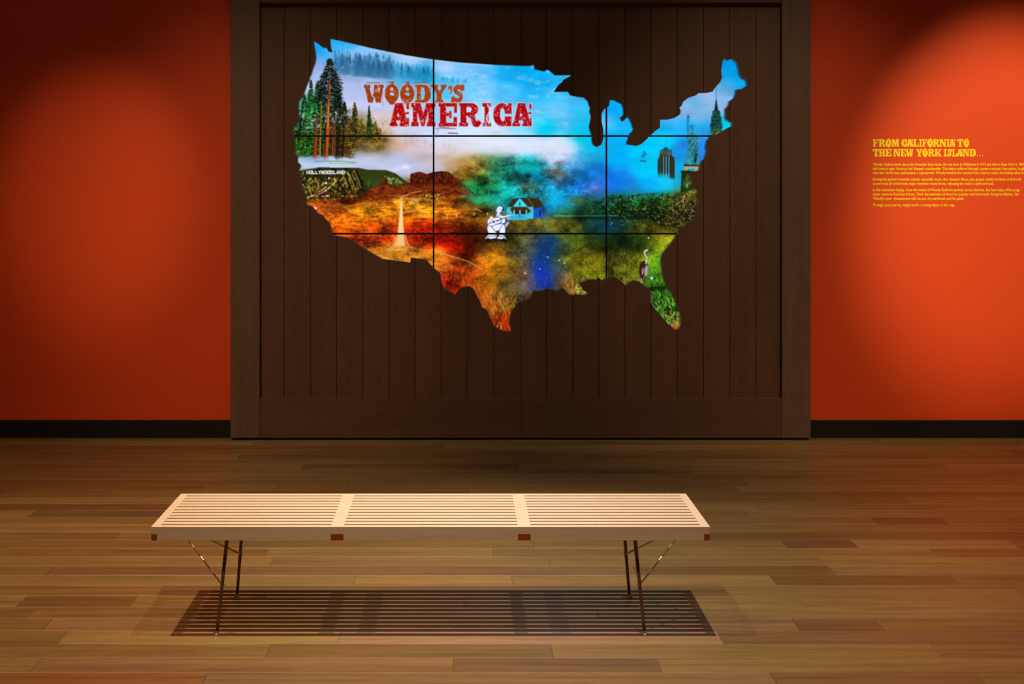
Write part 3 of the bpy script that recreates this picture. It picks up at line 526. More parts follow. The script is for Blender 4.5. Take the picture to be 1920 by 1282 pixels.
    P.put(full,ss(356,372,Y)*ss(440,425,Y)*ss(.48,.66,P.noise(16,2.2,24,4,.7))*.55*ss(895,860,X)*ss(600,640,X),V(90,10,3)); P.put(full,ss(372,384,Y)*ss(420,405,Y)*ss(.52,.7,P.noise(24,5,25,4,.65))*.4*ss(900,870,X)*ss(596,640,X),V(255,185,40))
    P.put(full,ss(352,358,Y)*ss(388,376,Y)*ss(.5,.66,P.noise(6,2.4,26,3,.7))*.7*ss(730,680,X)*ss(574,590,X),V(70,16,5))
    P.put(full,ss(415,425,Y)*ss(462,440,Y)*ss(.52,.68,P.noise(5,2,27,3,.75))*.65*ss(905,860,X)*ss(700,790,X),V(70,5,3))
    for q in range(70):
        x=795+R.rand()*30; y=364+R.rand()*10; P.ell(x,y,1.2,.8,V(40,30,8) if R.rand()<.6 else V(220,200,60))
    P.soft(778,375,9,4,V(255,225,160),.6)
    # ---- road
    P.poly([(752,369),(753.6,369),(757.8,440),(759.5,462),(740,462),(745,440),(750.4,385)],V(238,190,110)); P.poly([(751.6,371),(753,371),(755.5,440),(756,460),(744,460),(747.5,440),(751,390)],V(252,225,180),.6); P.line([(753,368),(770,362),(790,358)],1,V(245,190,90),.8)
    rd=[(690,466),(712,462),(740,460),(760,460),(790,465),(830,474),(870,488),(902,502),(860,500),(830,512),(810,505),(800,492),(768,500),(716,492),(685,472)]
    P.poly(rd,V(222,134,36),.55,ss(.3,.65,n1+.1)*ss(905,780,X)); P.line([(820,472),(850,481),(880,491),(904,504)],1.2,V(240,185,80),.8); P.poly([(740,440),(760,440),(766,458),(784,468),(724,470),(736,458)],V(232,180,100),.45,ss(.25,.6,n3+.1))
    P.line([(736,440),(744,452),(740,459)],1.2,V(250,190,110),.8); P.line([(760,440),(762,452),(768,460)],1.2,V(250,190,110),.8)
    P.put(full,ss(440,446,Y)*ss(468,458,Y)*ss(622,632,X)*ss(742,730,X)*ss(.5,.62,P.noise(3,2,28,3,.75))*.7,V(95,14,5))
    for q in range(160):
        x=828+R.rand()*66; y=500+R.rand()*48; P.line([(x,y),(x+R.randn()*1.2,y+4+9*R.rand())],.8,(V(110,5,2) if R.rand()<.6 else V(235,90,20)),.55)
    # ---- smoke hill highlights
    for (x,y,rx,ry,cc,a) in ((985,318,26,10,V(10,190,190),.5),(1005,305,14,9,V(20,180,170),.4),(945,365,20,10,V(20,205,190),.55),(885,350,18,10,V(20,150,80),.6),(895,372,14,5,V(40,200,140),.6),(1040,365,18,9,V(10,190,215),.5),(1060,345,14,8,V(20,120,220),.4),(915,375,16,4,V(40,200,160),.6),(972,333,9,7,V(5,30,30),.7),(985,340,8,5,V(5,25,25),.6),(930,320,10,8,V(15,70,40),.6),(955,345,9,5,V(10,60,60),.5),(1000,350,10,5,V(80,75,40),.6),(985,352,9,4,V(75,75,30),.6),(1030,322,12,4,V(110,95,80),.6),(1050,326,14,6,V(100,90,75),.6),(1022,372,6,6,V(60,80,40),.7),(975,378,10,6,V(5,110,170),.5),(1100,358,8,3,V(150,140,225),.6),(1115,352,7,4,V(140,140,225),.6),(1080,375,14,6,V(90,110,60),.6),(1050,395,16,5,V(20,170,150),.5),(870,312,14,9,V(150,105,40),.5),(893,300,12,6,V(190,160,90),.5),(1085,330,14,9,V(5,120,200),.5),(1070,392,14,5,V(30,140,90),.5)):
        P.soft(x,y,rx,ry,cc,a,1.,.35+1.3*n2)
    ml=smoke*ss(330,360,Y); P.put(full,ml*ss(.66,.72,P.noise(2.2,2.2,30,2,.8))*.5,V(80,230,220))
    # ---- right-hand woods
    wd=[(1137,368),(1150,364),(1180,366),(1210,362),(1240,361),(1262,364),(1280,358),(1310,352),(1312,412),(1280,428),(1240,424),(1215,410),(1190,405),(1137,404),(1060,403),(1050,398),(1080,385),(1110,378)]
    sl=P.box(1045,345,1315,430); mw=P.pmask(wd,sl).astype(np.float32)*ss(1050,1150,X[sl])*np.maximum(ss(368,378,Y[sl]+ss(1200,1290,X[sl])*12),ss(.42,.55,P.noise(5,4,38,3,.7)[sl]))
    P.put(sl,mw*ss(.46,.6,P.noise(3.4,3,31,3,.75)[sl])*.8,V(6,22,6)); P.put(sl,mw*ss(.58,.68,P.noise(2.4,2.2,32,3,.8)[sl])*.8*ss(1255,1180,X[sl]),V(60,165,50)); P.put(sl,mw*ss(.57,.67,P.noise(2.2,2,33,3,.8)[sl])*.8*ss(1225,1270,X[sl]),V(190,165,50)); P.put(sl,mw*ss(.70,.76,P.noise(2.2,2.4,34,2,.8)[sl])*.8*ss(1190,1215,X[sl]),V(215,225,200)); P.put(sl,mw*ss(.6,.7,P.noise(2.4,2.6,35,2,.8)[sl])*.7*ss(1262,1285,X[sl]),V(95,30,10)); P.put(sl,mw*ss(.58,.68,P.noise(2.6,2.6,36,3,.8)[sl])*.7*ss(1150,1110,X[sl]),V(50,150,120))
    P.put(sl,mw*ss(.44,.56,P.noise(6,4.5,37,3,.7)[sl])*.62,V(5,14,5)); P.put(sl,mw*ss(372,398,Y[sl])*.45*ss(.3,.6,n3[sl]),V(8,16,5))
    for q in range(300):
        x=1140+R.rand()*170; y=360+R.rand()*60; cc=V(70,140,40) if x<1240 else V(190,165,50); P.ell(x,y,.8,.7,cc*(.5+.7*R.rand()),.8)
    P.line([(1280,372),(1283,388)],.9,V(215,170,90)); P.line([(1261,372),(1261,394)],.8,V(150,130,40),.8)
    P.line([(1039,404.6),(1090,405),(1137,404.5),(1160,404.5)],1.5,V(40,215,190),.85); P.put(full,ss(403,406,Y)*ss(414,410,Y)*ss(1060,1085,X)*ss(1250,1215,X)*.7,V(10,22,10)); P.soft(1150,420,40,10,V(5,55,75),.5)
    for q in range(120): P.ell(1140+R.rand()*170,360+R.rand()*64,.7,.6,V(225,230,160),.8)
    # ---- buildings on the right
    def tower(prof,cx,col,wins,tex):
        pts=[(cx+a,y) for a,y in prof]+[(cx-a,y) for a,y in prof[::-1]]; P.poly(pts,col)
        sl=P.box(cx-14,min(y for _,y in prof),cx+14,max(y for _,y in prof)); m=P.pmask(pts,sl).astype(np.float32)
        P.put(sl,m*ss(.5,.58,P.noise(1.2,1.5,tex,2,.9)[sl])*.7,wins); P.put(sl,m*ss(.52,.6,P.noise(1.2,1.2,tex+50,2,.9)[sl])*.6,V(4,14,16))
    P.line([(1342.8,163),(1342.8,188)],1.1,V(20,110,170)); P.poly([(1342,186),(1343.8,186),(1345.5,200),(1347,207),(1339,207),(1340.2,200)],V(8,30,38))
    tower([(4,206),(7.5,209),(7.5,217),(10,219),(10,231),(11.5,232),(11.5,258)],1342.8,V(10,52,58),V(50,150,110),40)
    P.put(P.box(1331,228,1356,258),P.pmask([(1331,232),(1354.5,232),(1354.5,258),(1331,258)],P.box(1331,228,1356,258))*ss(.52,.62,P.noise(1.4,1.3,41,2,.9)[P.box(1331,228,1356,258)])*.8*ss(232,250,Y[P.box(1331,228,1356,258)]),V(150,170,50))
    P.line([(1248.3,259),(1248.3,276)],.7,V(20,110,150),.8); P.poly([(1243,280),(1245.5,276),(1251,276),(1253.5,280),(1260,281.5),(1260,290),(1237,290),(1237,281.5)],V(25,75,80)); tb=[(1237,287),(1260,287),(1260,292),(1263.5,294),(1265,306),(1265,334),(1233,334),(1233,306),(1235.5,294)]
    sl=P.box(1230,275,1268,336); fade=ss(336,318,Y[sl])
    P.put(sl,P.pmask(tb,sl)*np.maximum(fade,ss(1250,1258,X[sl])*ss(338,330,Y[sl])),V(58,54,34)); P.put(sl,P.pmask([(1237,281.5),(1260,281.5),(1260,291),(1237,291)],sl)*ss(.45,.6,n4[sl]),V(90,110,70))
    for x in (1242,1246.5,1252,1257): P.line([(x,292),(x,326)],1.7,V(18,22,24),.85)
    for x in (1244.2,1249.2,1254.2): P.line([(x,293),(x,330)],1.8,V(70,190,225),.7)
    for y in range(296,336,3): P.line([(1258,y),(1265,y)],1.2,V(40,24,8),.9)
    for y in range(298,326,3): P.line([(1233,y),(1236,y)],1.3,V(15,35,45),.8)
    for y in range(336,364,4): P.line([(1265,y),(1265,y+2)],1.2,V(30,90,60),.7)
    P.soft(1245,345,18,12,V(40,190,225),.5,1,ss(.3,.6,n2)); P.soft(1283,270,9,8,V(20,110,215),.5)
    for x,h in ((1317,18),(1328,14),(1331,20),(1322,10)): P.poly([(x,253-h),(x+2.5,254),(x-2.5,254)],V(20,130,215),.5)
    # statue with raised torch, crown, robe and pedestal
    st=V(60,165,185); sd=V(15,75,95)
    P.ell(1290.3,214.5,1.6,1.6,V(20,120,190)); P.poly([(1287,217),(1294,217),(1293,219.5),(1288,219.5)],V(20,80,130)); P.poly([(1288.2,219.5),(1292.6,219.5),(1292,236),(1293.5,246),(1290,254),(1287.6,252),(1288.5,236)],V(40,140,200)); P.line([(1288.6,221),(1288.4,246)],.9,V(15,80,130),.8)
    P.poly([(1294,240),(1297,236.5),(1301,237.5),(1302,243),(1300.5,248),(1296.5,247.5),(1294.5,244)],st*.9); P.line([(1297,241),(1300.5,240.5)],.9,sd); P.line([(1297,245.5),(1300,246.5)],.9,sd)
    for a in range(6): P.line([(1298+math.cos(-2.9+a*.5)*4.2,239+math.sin(-2.9+a*.5)*3.6),(1298+math.cos(-2.9+a*.5)*6.6,239+math.sin(-2.9+a*.5)*6)],.8,V(20,95,150)) 
    P.line([(1294,239.5),(1296,236),(1300.5,235.5)],1.2,V(20,90,130))
    robe=[(1288,250),(1296,247.5),(1302,249),(1306,254),(1310,258),(1314,260),(1313,264),(1309,268),(1309,290),(1311.5,304),(1312,309),(1283,309),(1286,296),(1289,282),(1289.5,268),(1287.5,258)]
    P.poly(robe,st*.9); sl=P.box(1282,246,1316,312); mr=P.pmask(robe,sl).astype(np.float32); P.put(sl,mr*ss(.5,.62,P.noise(2.2,6,43,3,.7)[sl])*.75,V(18,84,104)); P.put(sl,mr*ss(.6,.7,P.noise(2,5,44,3,.7)[sl])*.45,V(110,205,215)); P.soft(1304,290,5,16,V(15,70,85),.5)
    for a,b in (((1305,262),(1289,284)),((1307,268),(1293,296)),((1309,276),(1298,304)),((1300,256),(1291,270))): P.line([a,b],1.3,V(15,65,75),.8)
    P.line([(1307,290),(1303,303)],4,V(10,22,22)); P.line([(1307.5,291),(1307,308)],1.3,V(70,170,175)); P.poly([(1310,256),(1315,258),(1313,266),(1309.5,263)],V(50,150,215),.8)
    P.poly([(1281.5,308),(1313,309),(1311,313),(1282,313)],V(15,60,55)); P.poly([(1283,312),(1310,312),(1311,320),(1304,320),(1302,315),(1290,315),(1289,320),(1284,320)],V(200,160,90)); P.poly([(1276,320),(1293,319),(1292,325),(1289,327),(1277,325)],V(10,28,12)); P.poly([(1278,324),(1293,322),(1298,356),(1276,362)],V(14,42,14)); P.soft(1289,335,4,9,V(170,165,45),.8,1,ss(.4,.6,n4)); P.soft(1292,345,5,7,V(190,150,40),.7,1,ss(.45,.6,n4)); P.soft(1283,345,2.5,8,V(40,140,60),.7); P.soft(1288,348,1.6,4,V(190,230,210),.8)
    P.soft(1298,364,10,8,V(150,150,30),.6,1,ss(.35,.6,n4))
    # ship far out
    P.poly([(1208,281),(1213.5,290),(1205,296),(1202,294)],V(40,110,165),.75); P.poly([(1199,300),(1213,301),(1211,304),(1201,303)],V(25,75,110),.8); P.line([(1207,282),(1206,300)],.9,V(30,90,140),.7)
    # ---- field band bottom-right, grasses
    def blades(n,x0,x1,y0,y1,h,cols,lean=.3,w=.9):
        for q in range(n):
            x=x0+R.rand()*(x1-x0); y=y0+R.rand()*(y1-y0); d=R.randn()*lean*h; hh=h*(.5+.8*R.rand())
            P.line([(x,y),(x+d*.3,y-hh*.6),(x+d,y-hh)],w*(.7+.7*R.rand()),cols[R.randint(len(cols))]*(.7+.6*R.rand()),.8,.4)
    blades(260,1140,1240,475,535,6,[V(130,150,25),V(80,110,20),V(160,150,40)],.25,.8); blades(130,1222,1246,480,540,7,[V(100,180,35),V(60,150,30)],.25,.9)
    P.poly([(1215,538),(1250,536),(1258,549),(1270,575),(1277,600),(1272,619),(1258,613),(1226,578),(1219,560)],V(14,34,10),.92)
    blades(300,1220,1274,548,612,9,[V(95,190,45),V(50,150,35),V(175,205,60),V(20,60,20)],.5,1.3); blades(70,1236,1274,585,612,5,[V(200,190,60),V(120,120,30),V(10,15,6)],.6,1.1)
    P.poly([(1269,594),(1273,600),(1275,612),(1268,617),(1260,612),(1266,606)],V(225,140,25),.9,ss(.3,.6,n4)); P.soft(1262,613,4,3,V(200,80,15),.8)
    for q in range(60): P.ell(1238+R.rand()*34,585+R.rand()*26,.8,.7,V(235,235,150),.8)
    P.line([(1220,545),(1224,536)],1.4,V(10,20,8)); P.line([(1226,540),(1240,537),(1252,542)],1.6,V(14,40,12)); P.line([(1219,532),(1226,540)],1.3,V(12,30,10))
    blades(120,1140,1150,460,530,14,[V(20,20,8),V(50,45,12)],.1,.8); blades(90,1095,1137,480,524,7,[V(160,160,30),V(90,80,15)],.3,.8); blades(90,1060,1085,530,552,9,[V(190,130,50),V(110,70,20),V(210,180,90)],.35,1)
    blades(50,1080,1101,538,553,4,[V(190,210,70),V(90,130,30),V(30,40,10)],.4,1.1); blades(40,1086,1104,512,528,7,[V(150,160,40),V(60,60,20)],.3,.8)
    for q in range(26): P.ell(1082+R.rand()*19,540+R.rand()*11,1,.8,V(225,215,80),.9)
    P.put(P.box(998,536,1052,548),ss(538,543,Y[P.box(998,536,1052,548)])*ss(.45,.6,n2[P.box(998,536,1052,548)])*.8,V(50,90,60))
    blades(220,905,970,560,620,10,[V(225,120,30),V(190,60,10),V(140,20,5),V(235,160,60)],.35,1); blades(70,915,965,548,590,14,[V(190,150,40),V(140,120,30),V(220,180,80)],.5,.9); blades(90,925,956,590,620,9,[V(150,20,4),V(210,60,10),V(80,8,3)],.25,1.1); blades(70,890,925,540,600,7,[V(240,110,25),V(180,50,10)],.35,1)
    # blue pool sparkle, pink haze
    for q in range(140):
        x=995+R.randn()*18+R.rand()*30; y=450+R.rand()*92; P.ell(x,y,.7,.6,V(120,170,230),.7)
    for q in range(260):
        x=840+R.rand()*420; y=410+R.rand()*110; P.ell(x,y,.7,.55,V(210,190,110),.35)
    for x,y in ((1027,482),(1058,493),(1012,504),(1048,488),(985,512),(1216,446)): P.ell(x,y,1.3,1.3,V(235,240,220),.95)
    for (x,y,rx,ry,cc,a) in ((905,378,16,6,V(30,200,120),.5),(935,362,14,7,V(30,215,190),.5),(965,372,16,6,V(20,215,225),.5),(925,352,12,6,V(25,150,70),.5),(1010,308,16,8,V(10,205,200),.45),(975,312,12,8,V(20,190,160),.45),(1035,380,14,5,V(10,190,215),.45),(1062,382,14,5,V(20,160,190),.4),(990,330,6,6,V(4,20,25),.5),(955,336,7,5,V(6,40,36),.5),(1012,362,9,4,V(5,60,110),.5),(905,340,9,6,V(30,40,10),.5)): P.soft(x,y,rx,ry,cc,a,1.,.2+1.6*ss(.3,.7,n1))
    P.soft(1040,296,34,7,V(214,222,242),.5,1,.4+n1); P.soft(1020,470,16,18,V(8,45,105),.5); P.soft(1015,515,14,16,V(12,50,185),.6,1,.5+n2)
    # fence posts at the edge of the flats
    for x,y,h in ((838,402,7),(856,400,6),(889,399,4),(914,399,4),(812,404,6)): P.line([(x,y),(x,y+h)],1.4,V(255,215,130),.9)
    P.line([(888,393),(893,391.5),(904,397)],1,V(240,200,140),.9)
    # ---- little frame house
    wl=V(60,215,235)
    P.poly([(951,389),(1002,388),(1000,410),(951,411)],wl*.93); P.poly([(1000,391),(1013,386),(1019,388),(1018,407),(1000,409)],V(25,85,200))
    P.poly([(951,388),(959,376),(964,372),(975,370.5),(1010,371.5),(1014,379),(1020,388),(1014,387),(1001,392),(999,388)],V(62,48,22)); sl=P.box(950,368,1022,394); P.put(sl,P.pmask([(951,388),(959,376),(975,370.5),(1010,371.5),(1020,388),(1001,392),(999,388)],sl)*ss(.5,.62,n4[sl])*.6,V(30,22,10))
    P.poly([(974.5,371),(988,386),(988,388),(963,388),(962,387)],V(60,225,240)); P.line([(962,387),(974.5,371),(988.5,386)],1,V(20,120,150)); P.poly([(973.5,379),(976,379),(976,386),(973.5,386)],V(10,40,55)); P.poly([(989,366),(992.5,366),(992,373),(988.5,373)],V(75,40,20)); P.line([(990,372),(1001,389)],.9,V(150,160,120),.8)
    P.poly([(956,391),(963,387.5),(987,387.5),(996,395),(993,399),(960,399)],V(70,42,18)); P.poly([(961,395),(992,395),(990,402),(962,402)],V(45,25,12),.85)
    for x in (964,975,987): P.poly([(x-.9,394),(x+.9,394),(x+.9,409),(x-.9,409)],V(90,230,245))
    P.poly([(973,402),(975.5,402),(975.5,411),(973,411)],V(20,60,110)); P.poly([(955,404),(988,404),(988,411),(955,411.5)],V(45,165,240),.7); P.line([(951,411.5),(988,411.5)],1.2,V(40,215,225)); P.poly([(1011,393),(1013.5,392),(1013.5,405),(1011,406)],V(15,30,70))
    P.soft(1018,392,3,6,V(30,30,50),.7)
    # ---- white line-drawn figure with guitar
    ink=V(20,25,110); wh=V(238,242,255)
    P.put(P.box(905,432,990,470),ss(.5,.6,P.noise(9,1.2,46,3,.7)[P.box(905,432,990,470)])*.85*ss(441,444,Y[P.box(905,432,990,470)])*ss(459,452,Y[P.box(905,432,990,470)])*ss(905,920,X[P.box(905,432,990,470)])*ss(985,965,X[P.box(905,432,990,470)]),V(6,6,3))
    def ink_poly(pts,col=wh): P.poly(pts,col); P.line(pts+[pts[0]],1.15,ink)
    ink_poly([(928,404),(934,402),(938,401),(944,405),(948,412),(947,418),(940,420),(930,418)])                 # torso
    lg=[(914.5,421.5),(913.2,428),(914.2,434),(917.2,440),(930.5,440),(930.3,436),(932.5,433),(935,433),(936.6,436),(937,440),(946.3,440),(947.6,434),(947.6,427),(946,421.5),(940,419),(928,421)]
    ink_poly(lg); P.line([(921,424.5),(926,430),(929.5,434)],1.1,ink); P.line([(941.5,423),(938,427),(936.6,432)],1.1,ink); P.line([(929.5,434),(932.5,432),(936.6,433)],1.1,ink)
    P.poly([(916,440),(931,440),(930,447),(921,448),(915,446)],wh); P.poly([(932,447),(937,440),(944,441),(945,446),(940,448)],wh); P.line([(911,447),(917,440)],1.6,wh); P.line([(943,441),(948,447)],1.6,wh); P.line([(916,443),(930,442)],1.1,ink); P.line([(921,448),(930,446.5)],1.1,ink); P.line([(934,443),(944,443)],1.1,ink); P.line([(945,440),(949,446)],1,ink)
    P.poly([(947,420),(951,416),(954,414.5),(955,417),(951,424),(948,427)],wh); P.line([(947,420),(951,416),(954,414.5),(955,417),(951,424),(948,428)],1.2,ink); P.line([(948,424),(952,418)],.8,ink)
    P.ell(922,416,9,8.4,ink); P.ell(922,416,8,7.5,wh); P.ell(934,413,7.4,6.6,ink); P.ell(933.6,413,6.4,5.7,wh); P.poly([(919,410),(934,407.8),(935,418.5),(921,423)],wh)
    P.line([(938,411),(957,403)],2.6,ink); P.line([(938,410.6),(957,402.6)],1.2,wh); P.ell(925.6,415.8,2.3,2.3,ink); P.line([(917,418.5),(921.5,417.3)],1.8,ink); P.line([(930,414.5),(936,412.8)],2.2,ink); P.line([(921,405.5),(924,410),(920,413)],1,ink); P.ell(921.5,408.5,3,2.6,wh)
    P.poly([(936,405),(945,404),(953,402),(957,400),(959,402),(958,406),(952,408.5),(944,409),(939,408)],wh); P.line([(940,403.5),(946,404.3),(952,402),(956,400.5)],1,ink); P.line([(951,407),(958,405)],1,ink); P.line([(954,403),(959,401.5)],.9,ink); P.line([(938,411),(951,406.5)],1,ink)
    P.poly([(932,396),(937,396),(937,404),(932,406),(928.5,408),(930,403)],wh); P.line([(932,396.5),(932,400),(928,407)],1,ink); P.line([(937,398),(937.5,402)],1,ink); P.line([(930,406.5),(935,404),(937.5,402)],.9,ink)
    P.poly([(930.5,393),(929,396),(931,397),(936,398),(941,396.5),(944,392),(943.5,388),(940,386),(935,386.5),(932,389)],wh); P.line([(930.5,393),(928.6,396.2),(931,396.8)],1,ink); P.line([(931,392),(932,389),(935,386.5)],1,ink); P.poly([(936,386.3),(940,385.3),(944,387.5),(945.5,391),(944,395),(940,397),(941,392.5),(943,389.5),(940,387)],ink); P.line([(939,388),(941,391)],.8,wh); P.line([(937,391.5),(938.5,393)],.9,ink); P.line([(931.5,394.5),(933,395.5)],.9,ink)
    # ---- wading bird
    bd=V(52,28,22); bl=V(226,214,200)
    P.poly([(1198,505),(1199,497),(1202,491),(1207,488.5),(1212,491),(1215,498),(1214.5,512),(1212,519),(1209,530),(1207,531),(1203,529),(1200,520)],bd); P.poly([(1211,496),(1215,499),(1214.5,513),(1211,519),(1208,516),(1209,505)],V(150,135,140)); P.line([(1205,503),(1204.5,514)],1.2,bl); P.line([(1208,502),(1207,512)],1,bl,.8); P.line([(1212,501),(1211.5,514)],1,V(225,220,230)); P.line([(1202.5,522),(1203.5,530)],1.4,V(200,190,150)); P.line([(1208,518),(1206,531)],1.1,V(190,150,70)); P.line([(1204.5,530),(1206,534)],1,V(40,30,15))
    P.line([(1211.5,493),(1213.5,487),(1213.5,482),(1210.5,478.5),(1209,475),(1209.5,471),(1212,468.5)],3.2,bl); P.line([(1212.5,494),(1214.5,487),(1214,482),(1211,478)],1,V(90,50,40),.8); P.line([(1210.5,477),(1210,472)],1,V(80,50,40),.8); P.ell(1213.5,468.5,3.2,2,bl); P.line([(1210,467.5),(1214,466.3)],1.3,V(40,30,30)); P.line([(1215.5,468.8),(1221,468.8),(1226.5,469)],2.2,V(30,24,20),1,.8); P.ell(1221.5,522,2,1.4,V(240,245,240)); P.ell(1222.5,520,1.5,1.2,V(240,245,240))
    # ---- title lettering, worn print with a pale halo
    worn=ss(.745,.715,P.noise(2.2,2.,60,3,.7)); worn2=ss(.20,.25,P.noise(4,3,61,3,.65))
    def letter(ch,x0,y0,x1,y1,col,halo):
        pol,hol=GLYPH[ch]; f=lambda q:[(x0+a*(x1-x0),y0+b*(y1-y0)) for a,b in q]
        sl=P.box(x0-4,y0-6,x1+4,y1+6); m=np.zeros(P.X[sl].shape,bool)
        for q in pol: m|=P.pmask(f(q),sl)
        for q in hol: m&=~P.pmask(f(q),sl)
        m=m.astype(np.float32); g=m.copy()
        for dx in (-2,0,2):
            for dy in (-2,0,2): g=np.maximum(g,np.roll(np.roll(m,dx,1),dy,0))
        P.put(sl,g*.8,halo); P.put(sl,m*worn[sl]*worn2[sl],col)
    o1=V(164,62,10); rd_=V(178,4,12); h1=V(225,190,190)
    for ch,a,b in (('W',682,720),('O',721,748),('O',750,777),('D',778,808),('Y',808,838),("'",839,850),('S',846,871)):
        letter(ch,a,158.5 if ch!="'" else 160,b,192.5 if ch!="'" else 178,o1*(1+.12*(a-780)/100.*.5),V(215,205,225) if a<800 else V(130,205,250))
    for x0,x1 in ((686,712),(776.5,802)): P.line([(x0,155),(x1,154.8)],1.1,V(120,30,20))
    P.line([(717,156),(717.4,198)],.9,V(150,60,40),.8); P.line([(807,157),(807.5,190)],.9,V(140,60,40),.8); P.line([(722,154.5),(731,153.8)],.8,V(110,60,60),.6); P.line([(752,154.5),(761,153.8)],.8,V(110,60,60),.6); P.line([(731,155),(738,154)],2.2,V(130,40,20)); P.line([(761,155),(768,154)],2.2,V(130,40,20))
    for ch,a,b in (('A',730,767),('M',771,816.5),('E',822,857),('R',860,900),('I',904,921),('C',924.5,959.5),('A',960,997)): letter(ch,a,193,b,237.2,rd_,h1 if a<850 else V(215,225,250))
    P.line([(914,196),(919.5,205),(912,222),(917,232)],2.2,V(205,228,250),.9); P.line([(909,237),(914,222)],1.6,V(205,228,250),.8); P.line([(904,200),(905,236)],2,V(205,228,250),.7)
    P.poly([(816.5,200),(820,197.5),(824,201),(824,231),(820,235),(816.5,231)],V(170,200,240))
    P.line([(816,240.5),(855,241)],.8,V(120,20,40),.8); P.line([(824,237.5),(840,240),(853,241.5)],1.3,V(150,15,30),.8); P.line([(819,240),(819,252)],.6,V(110,90,140),.6); P.line([(821.5,240),(821.5,252)],.6,V(110,90,140),.6); P.line([(841,249.5),(858,250)],2,V(100,20,40),.85); P.line([(835,249.5),(838,249.5)],.9,V(120,120,160),.6)
    out=P.C.reshape(PH,SS,PW,SS,3).mean((1,3))
    return np.clip(out,0,1)
# ---------------------------------------------------------------- nine monitors behind the cut-out
PIC=paint_picture()
LIN=np.where(PIC<=.04045,PIC/12.92,((PIC+.055)/1.055)**2.4).astype(np.float32)
mm=Painter(); mm.C[:]=0; mm.poly(MAP,(1,1,1)); near=mm.C[::SS,::SS,0]>.5
for _ in range(13):
    n2=near.copy(); n2[1:]|=near[:-1]; n2[:-1]|=near[1:]; n2[:,1:]|=near[:,:-1]; n2[:,:-1]|=near[:,1:]; near=n2
ms,nts,bs=mat('lit_screen',.25,.3); bs.inputs['Base Color'].default_value=(.004,.004,.004,1)
at_=N(nts,'ShaderNodeAttribute'); at_.attribute_name='picture'; nts.links.new(at_.outputs['Color'],bs.inputs['Emission Color']); bs.inputs['Emission Strength'].default_value=1.0
try: ms.cycles.emission_sampling='NONE'
except Exception: pass
BEZ=1.6                                                # half width of a seam between two monitors, photo pixels
LAB=[['lit monitor at top left of the map wall, redwood forest and start of the title','lit monitor at top middle of the map wall, blue sky behind the red title','lit monitor at top right of the map wall, blue sky, torch and dark skyscraper top'],
     ['lit monitor at middle left of the map wall, hillside lettering, red mesa and desert road','lit monitor in the centre of the map wall, white guitarist and turquoise farmhouse','lit monitor at middle right of the map wall, statue, skyscraper and green woods'],
     ['lit monitor at bottom left of the map wall, foot of the orange desert road','lit monitor at bottom middle of the map wall, orange grass and deep blue pool','lit monitor at bottom right of the map wall, heron on a green bank']]
def grid_mesh(xs,ys):
    """screen surface: one vertex per picture pixel where the cut-out shows it"""
    nx,ny=len(xs),len(ys)
    GX,GY=np.meshgrid(xs,ys); ix=np.clip((GX-PX0-.5).round().astype(int),0,PW-1); iy=np.clip((GY-PY0-.5).round().astype(int),0,PH-1)
    fx=np.clip(GX-PX0-.5,0,PW-1.001); fy=np.clip(GY-PY0-.5,0,PH-1.001); jx=fx.astype(int); jy=fy.astype(int); tx=(fx-jx)[...,None]; ty=(fy-jy)[...,None]
    col=(LIN[jy,jx]*(1-tx)+LIN[jy,jx+1]*tx)*(1-ty)+(LIN[jy+1,jx]*(1-tx)+LIN[jy+1,jx+1]*tx)*ty
    keep=near[iy,ix]; q=keep[:-1,:-1]|keep[1:,1:]|keep[:-1,1:]|keep[1:,:-1]
    idx=np.arange(nx*ny).reshape(ny,nx); quads=np.stack([idx[:-1,:-1],idx[:-1,1:],idx[1:,1:],idx[1:,:-1]],-1)[q]
    used=np.unique(quads); remap=np.full(nx*ny,-1); remap[used]=np.arange(len(used)); quads=remap[quads]
    P3=np.stack([(GX-CX)*PS/F,np.full(GX.shape,PS),EYE-(GY-CY)*PS/F],-1).reshape(-1,3)[used]; C4=np.concatenate([col,np.ones(col.shape[:2]+(1,))],-1).reshape(-1,4)[used]
    # dark rest of the screen behind the boards
    e=.0008; c=[((xs[0]-CX)*PS/F,PS+e,EYE-(ys[0]-CY)*PS/F),((xs[-1]-CX)*PS/F,PS+e,EYE-(ys[0]-CY)*PS/F),((xs[-1]-CX)*PS/F,PS+e,EYE-(ys[-1]-CY)*PS/F),((xs[0]-CX)*PS/F,PS+e,EYE-(ys[-1]-CY)*PS/F)]
    nb=len(P3); P3=np.concatenate([P3,np.array(c)]); C4=np.concatenate([C4,np.array([[0,0,0,1.]]*4)]); quads=np.concatenate([quads,[[nb,nb+1,nb+2,nb+3]]])
    me=D.meshes.new('screen'); me.vertices.add(len(P3)); me.vertices.foreach_set('co',P3.astype(np.float32).ravel())
    me.loops.add(len(quads)*4); me.loops.foreach_set('vertex_index',quads.astype(np.int32).ravel())
    me.polygons.add(len(quads)); me.polygons.foreach_set('loop_start',np.arange(0,len(quads)*4,4,dtype=np.int32))
    a=me.attributes.new('picture','FLOAT_COLOR','POINT'); me.update(calc_edges=True); a=me.attributes['picture']; a.data.foreach_set('color',C4.astype(np.float32).ravel())
    return me
